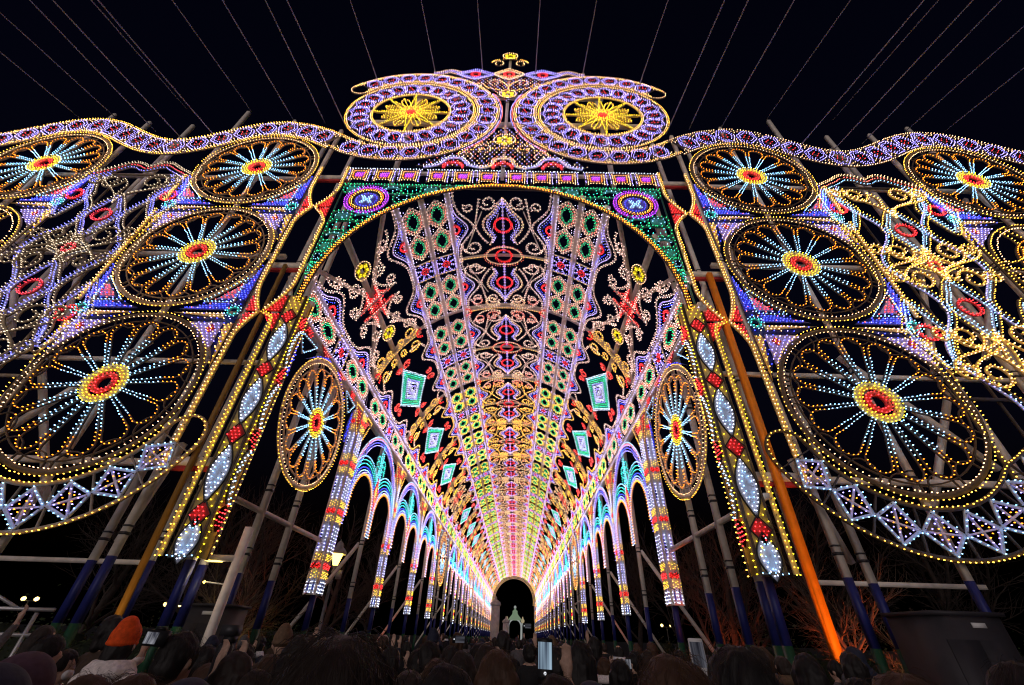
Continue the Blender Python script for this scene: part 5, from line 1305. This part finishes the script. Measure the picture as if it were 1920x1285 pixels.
# the rest of the crowd
rr = random.Random(5); used = []
n = 0
while n < 130:
    Y = rr.uniform(3.2, 12) if n < 45 else rr.uniform(6, 40) if n < 105 else rr.uniform(10, 60); hw = 4.3 if Y > 8 else 5.5
    x = rr.uniform(-hw, hw)
    if any((x - a) ** 2 + (Y - b) ** 2 < .45 for a, b in used): continue
    used.append((x, Y)); sc = rr.uniform(.93, 1.045); hr = rr.choice(('short', 'short', 'bob', 'long', 'bob')); pose = rr.choice(('down', 'down', 'down', 'down', 'down', 'phone')) if n % 14 else 'up'
    g = empty('person', (x, Y, 0), (0, 0, rr.gauss(0, .35))); g.scale = (sc,) * 3
    tag(g, 'dark figure packed among the crowd between the photographer and the tunnel', 'person', 'distant crowd in the passage')
    b = put('body', BODY[pose], g); b.material_slots[1].link = 'OBJECT'; b.material_slots[1].material = MATS[rr.choice(('coat_black', 'coat_navy', 'coat_black', 'coat_grey', 'coat_brown'))]
    if n % 9 == 4: put('hood', HOOD, g)
    elif n % 11 == 5:
        o = put('knitted_hat', BEANIE, g); o.material_slots[0].link = 'OBJECT'; o.material_slots[0].material = MATS[rr.choice(('coat_grey', 'coat_plum', 'coat_tan', 'coat_navy'))]
    else:
        o = put('hair', HAIR[(hr, n % 2)], g, (0, 0, 0), (0, 0, 0), (rr.uniform(1.0, 1.12), 1.05, rr.uniform(.97, 1.03))); o.material_slots[0].link = 'OBJECT'; o.material_slots[0].material = MATS[rr.choice(('hair_black', 'hair_black', 'hair_dark', 'hair_brown'))]
    if n % 4 == 1: o = put('coat_hood', CHOOD, g); o.material_slots[0].link = 'OBJECT'; o.material_slots[0].material = MATS[rr.choice(('coat_grey', 'coat_tan', 'coat_navy', 'mask_white'))]
    n += 1

# things held up
phone(1022, 1234, 2.55, 'phone with a bright bluish screen held up at bottom centre', 'screen_blue', .03)
phone(333, 1232, 2.9, 'phone with pale rim right of the orange beanie', 'screen_grey', .06, case='label_white')
phone(1310, 1232, 2.7, 'phone with a dim grey screen right of the round brown hair', 'screen_dim', .02, case='label_white')
phone(1179, 1247, 7.5, 'small lit phone left of the round brown hair', 'screen_grey', .0)
phone(989, 1174, 9.0, 'phone raised high in front of the tunnel end', 'screen_dim', .0, wide=True)
phone(861, 1199, 6.0, 'phone held sideways above the woman looking aside', 'screen_dim', .0, wide=True)
def camera_thing():
    p = at(290, 1197, 2.75); g = empty('digital_camera', p, (0, .05, .1)); tag(g, 'compact camera with lit rear display beside the orange beanie', 'camera', 'phones and cameras held up by the crowd')
    m = MB(); m.box((-.055, 0, -.036), (.055, .04, .036), 'black'); m.box((-.02, .005, .036), (.025, .035, .052), 'black'); put('camera_body', m.mesh('cam'), g)
    m = MB(); m.tube((0, .04, 0), (0, .10, 0), .03, .028, 'black', 14); put('camera_lens', m.mesh('lens'), g)
    m = MB(); m.box((-.05, -.002, -.026), (.012, -.0005, .026), 'screen_grey'); put('display', m.mesh('display'), g)
    p = at(437, 1172, 3.4); g = empty('monopod', (p.x, 3.4, 0)); tag(g, 'black gimbal camera on a monopod standing up from the crowd', 'monopod')
    m = MB(); m.tube((0, 0, .9), (0, 0, p.z - .30), .022, .028, 'black', 10); put('pole', m.mesh('pole'), g)
    m = MB(); m.lathe([(.03, -.32), (.045, -.3), (.05, -.12), (.035, -.1)], 'black', 10); m.box((-.02, -.03, -.1), (.05, .03, -.06), 'black'); put('gimbal', m.mesh('gimbal'), g, (0, 0, p.z))
    m = MB(); m.box((-.05, -.04, -.06), (.05, .04, .0), 'dark_metal'); m.tube((.0, .04, -.03), (0, .10, -.03), .028, .026, 'black', 12); put('camera_body', m.mesh('cam'), g, (0, 0, p.z))
camera_thing()
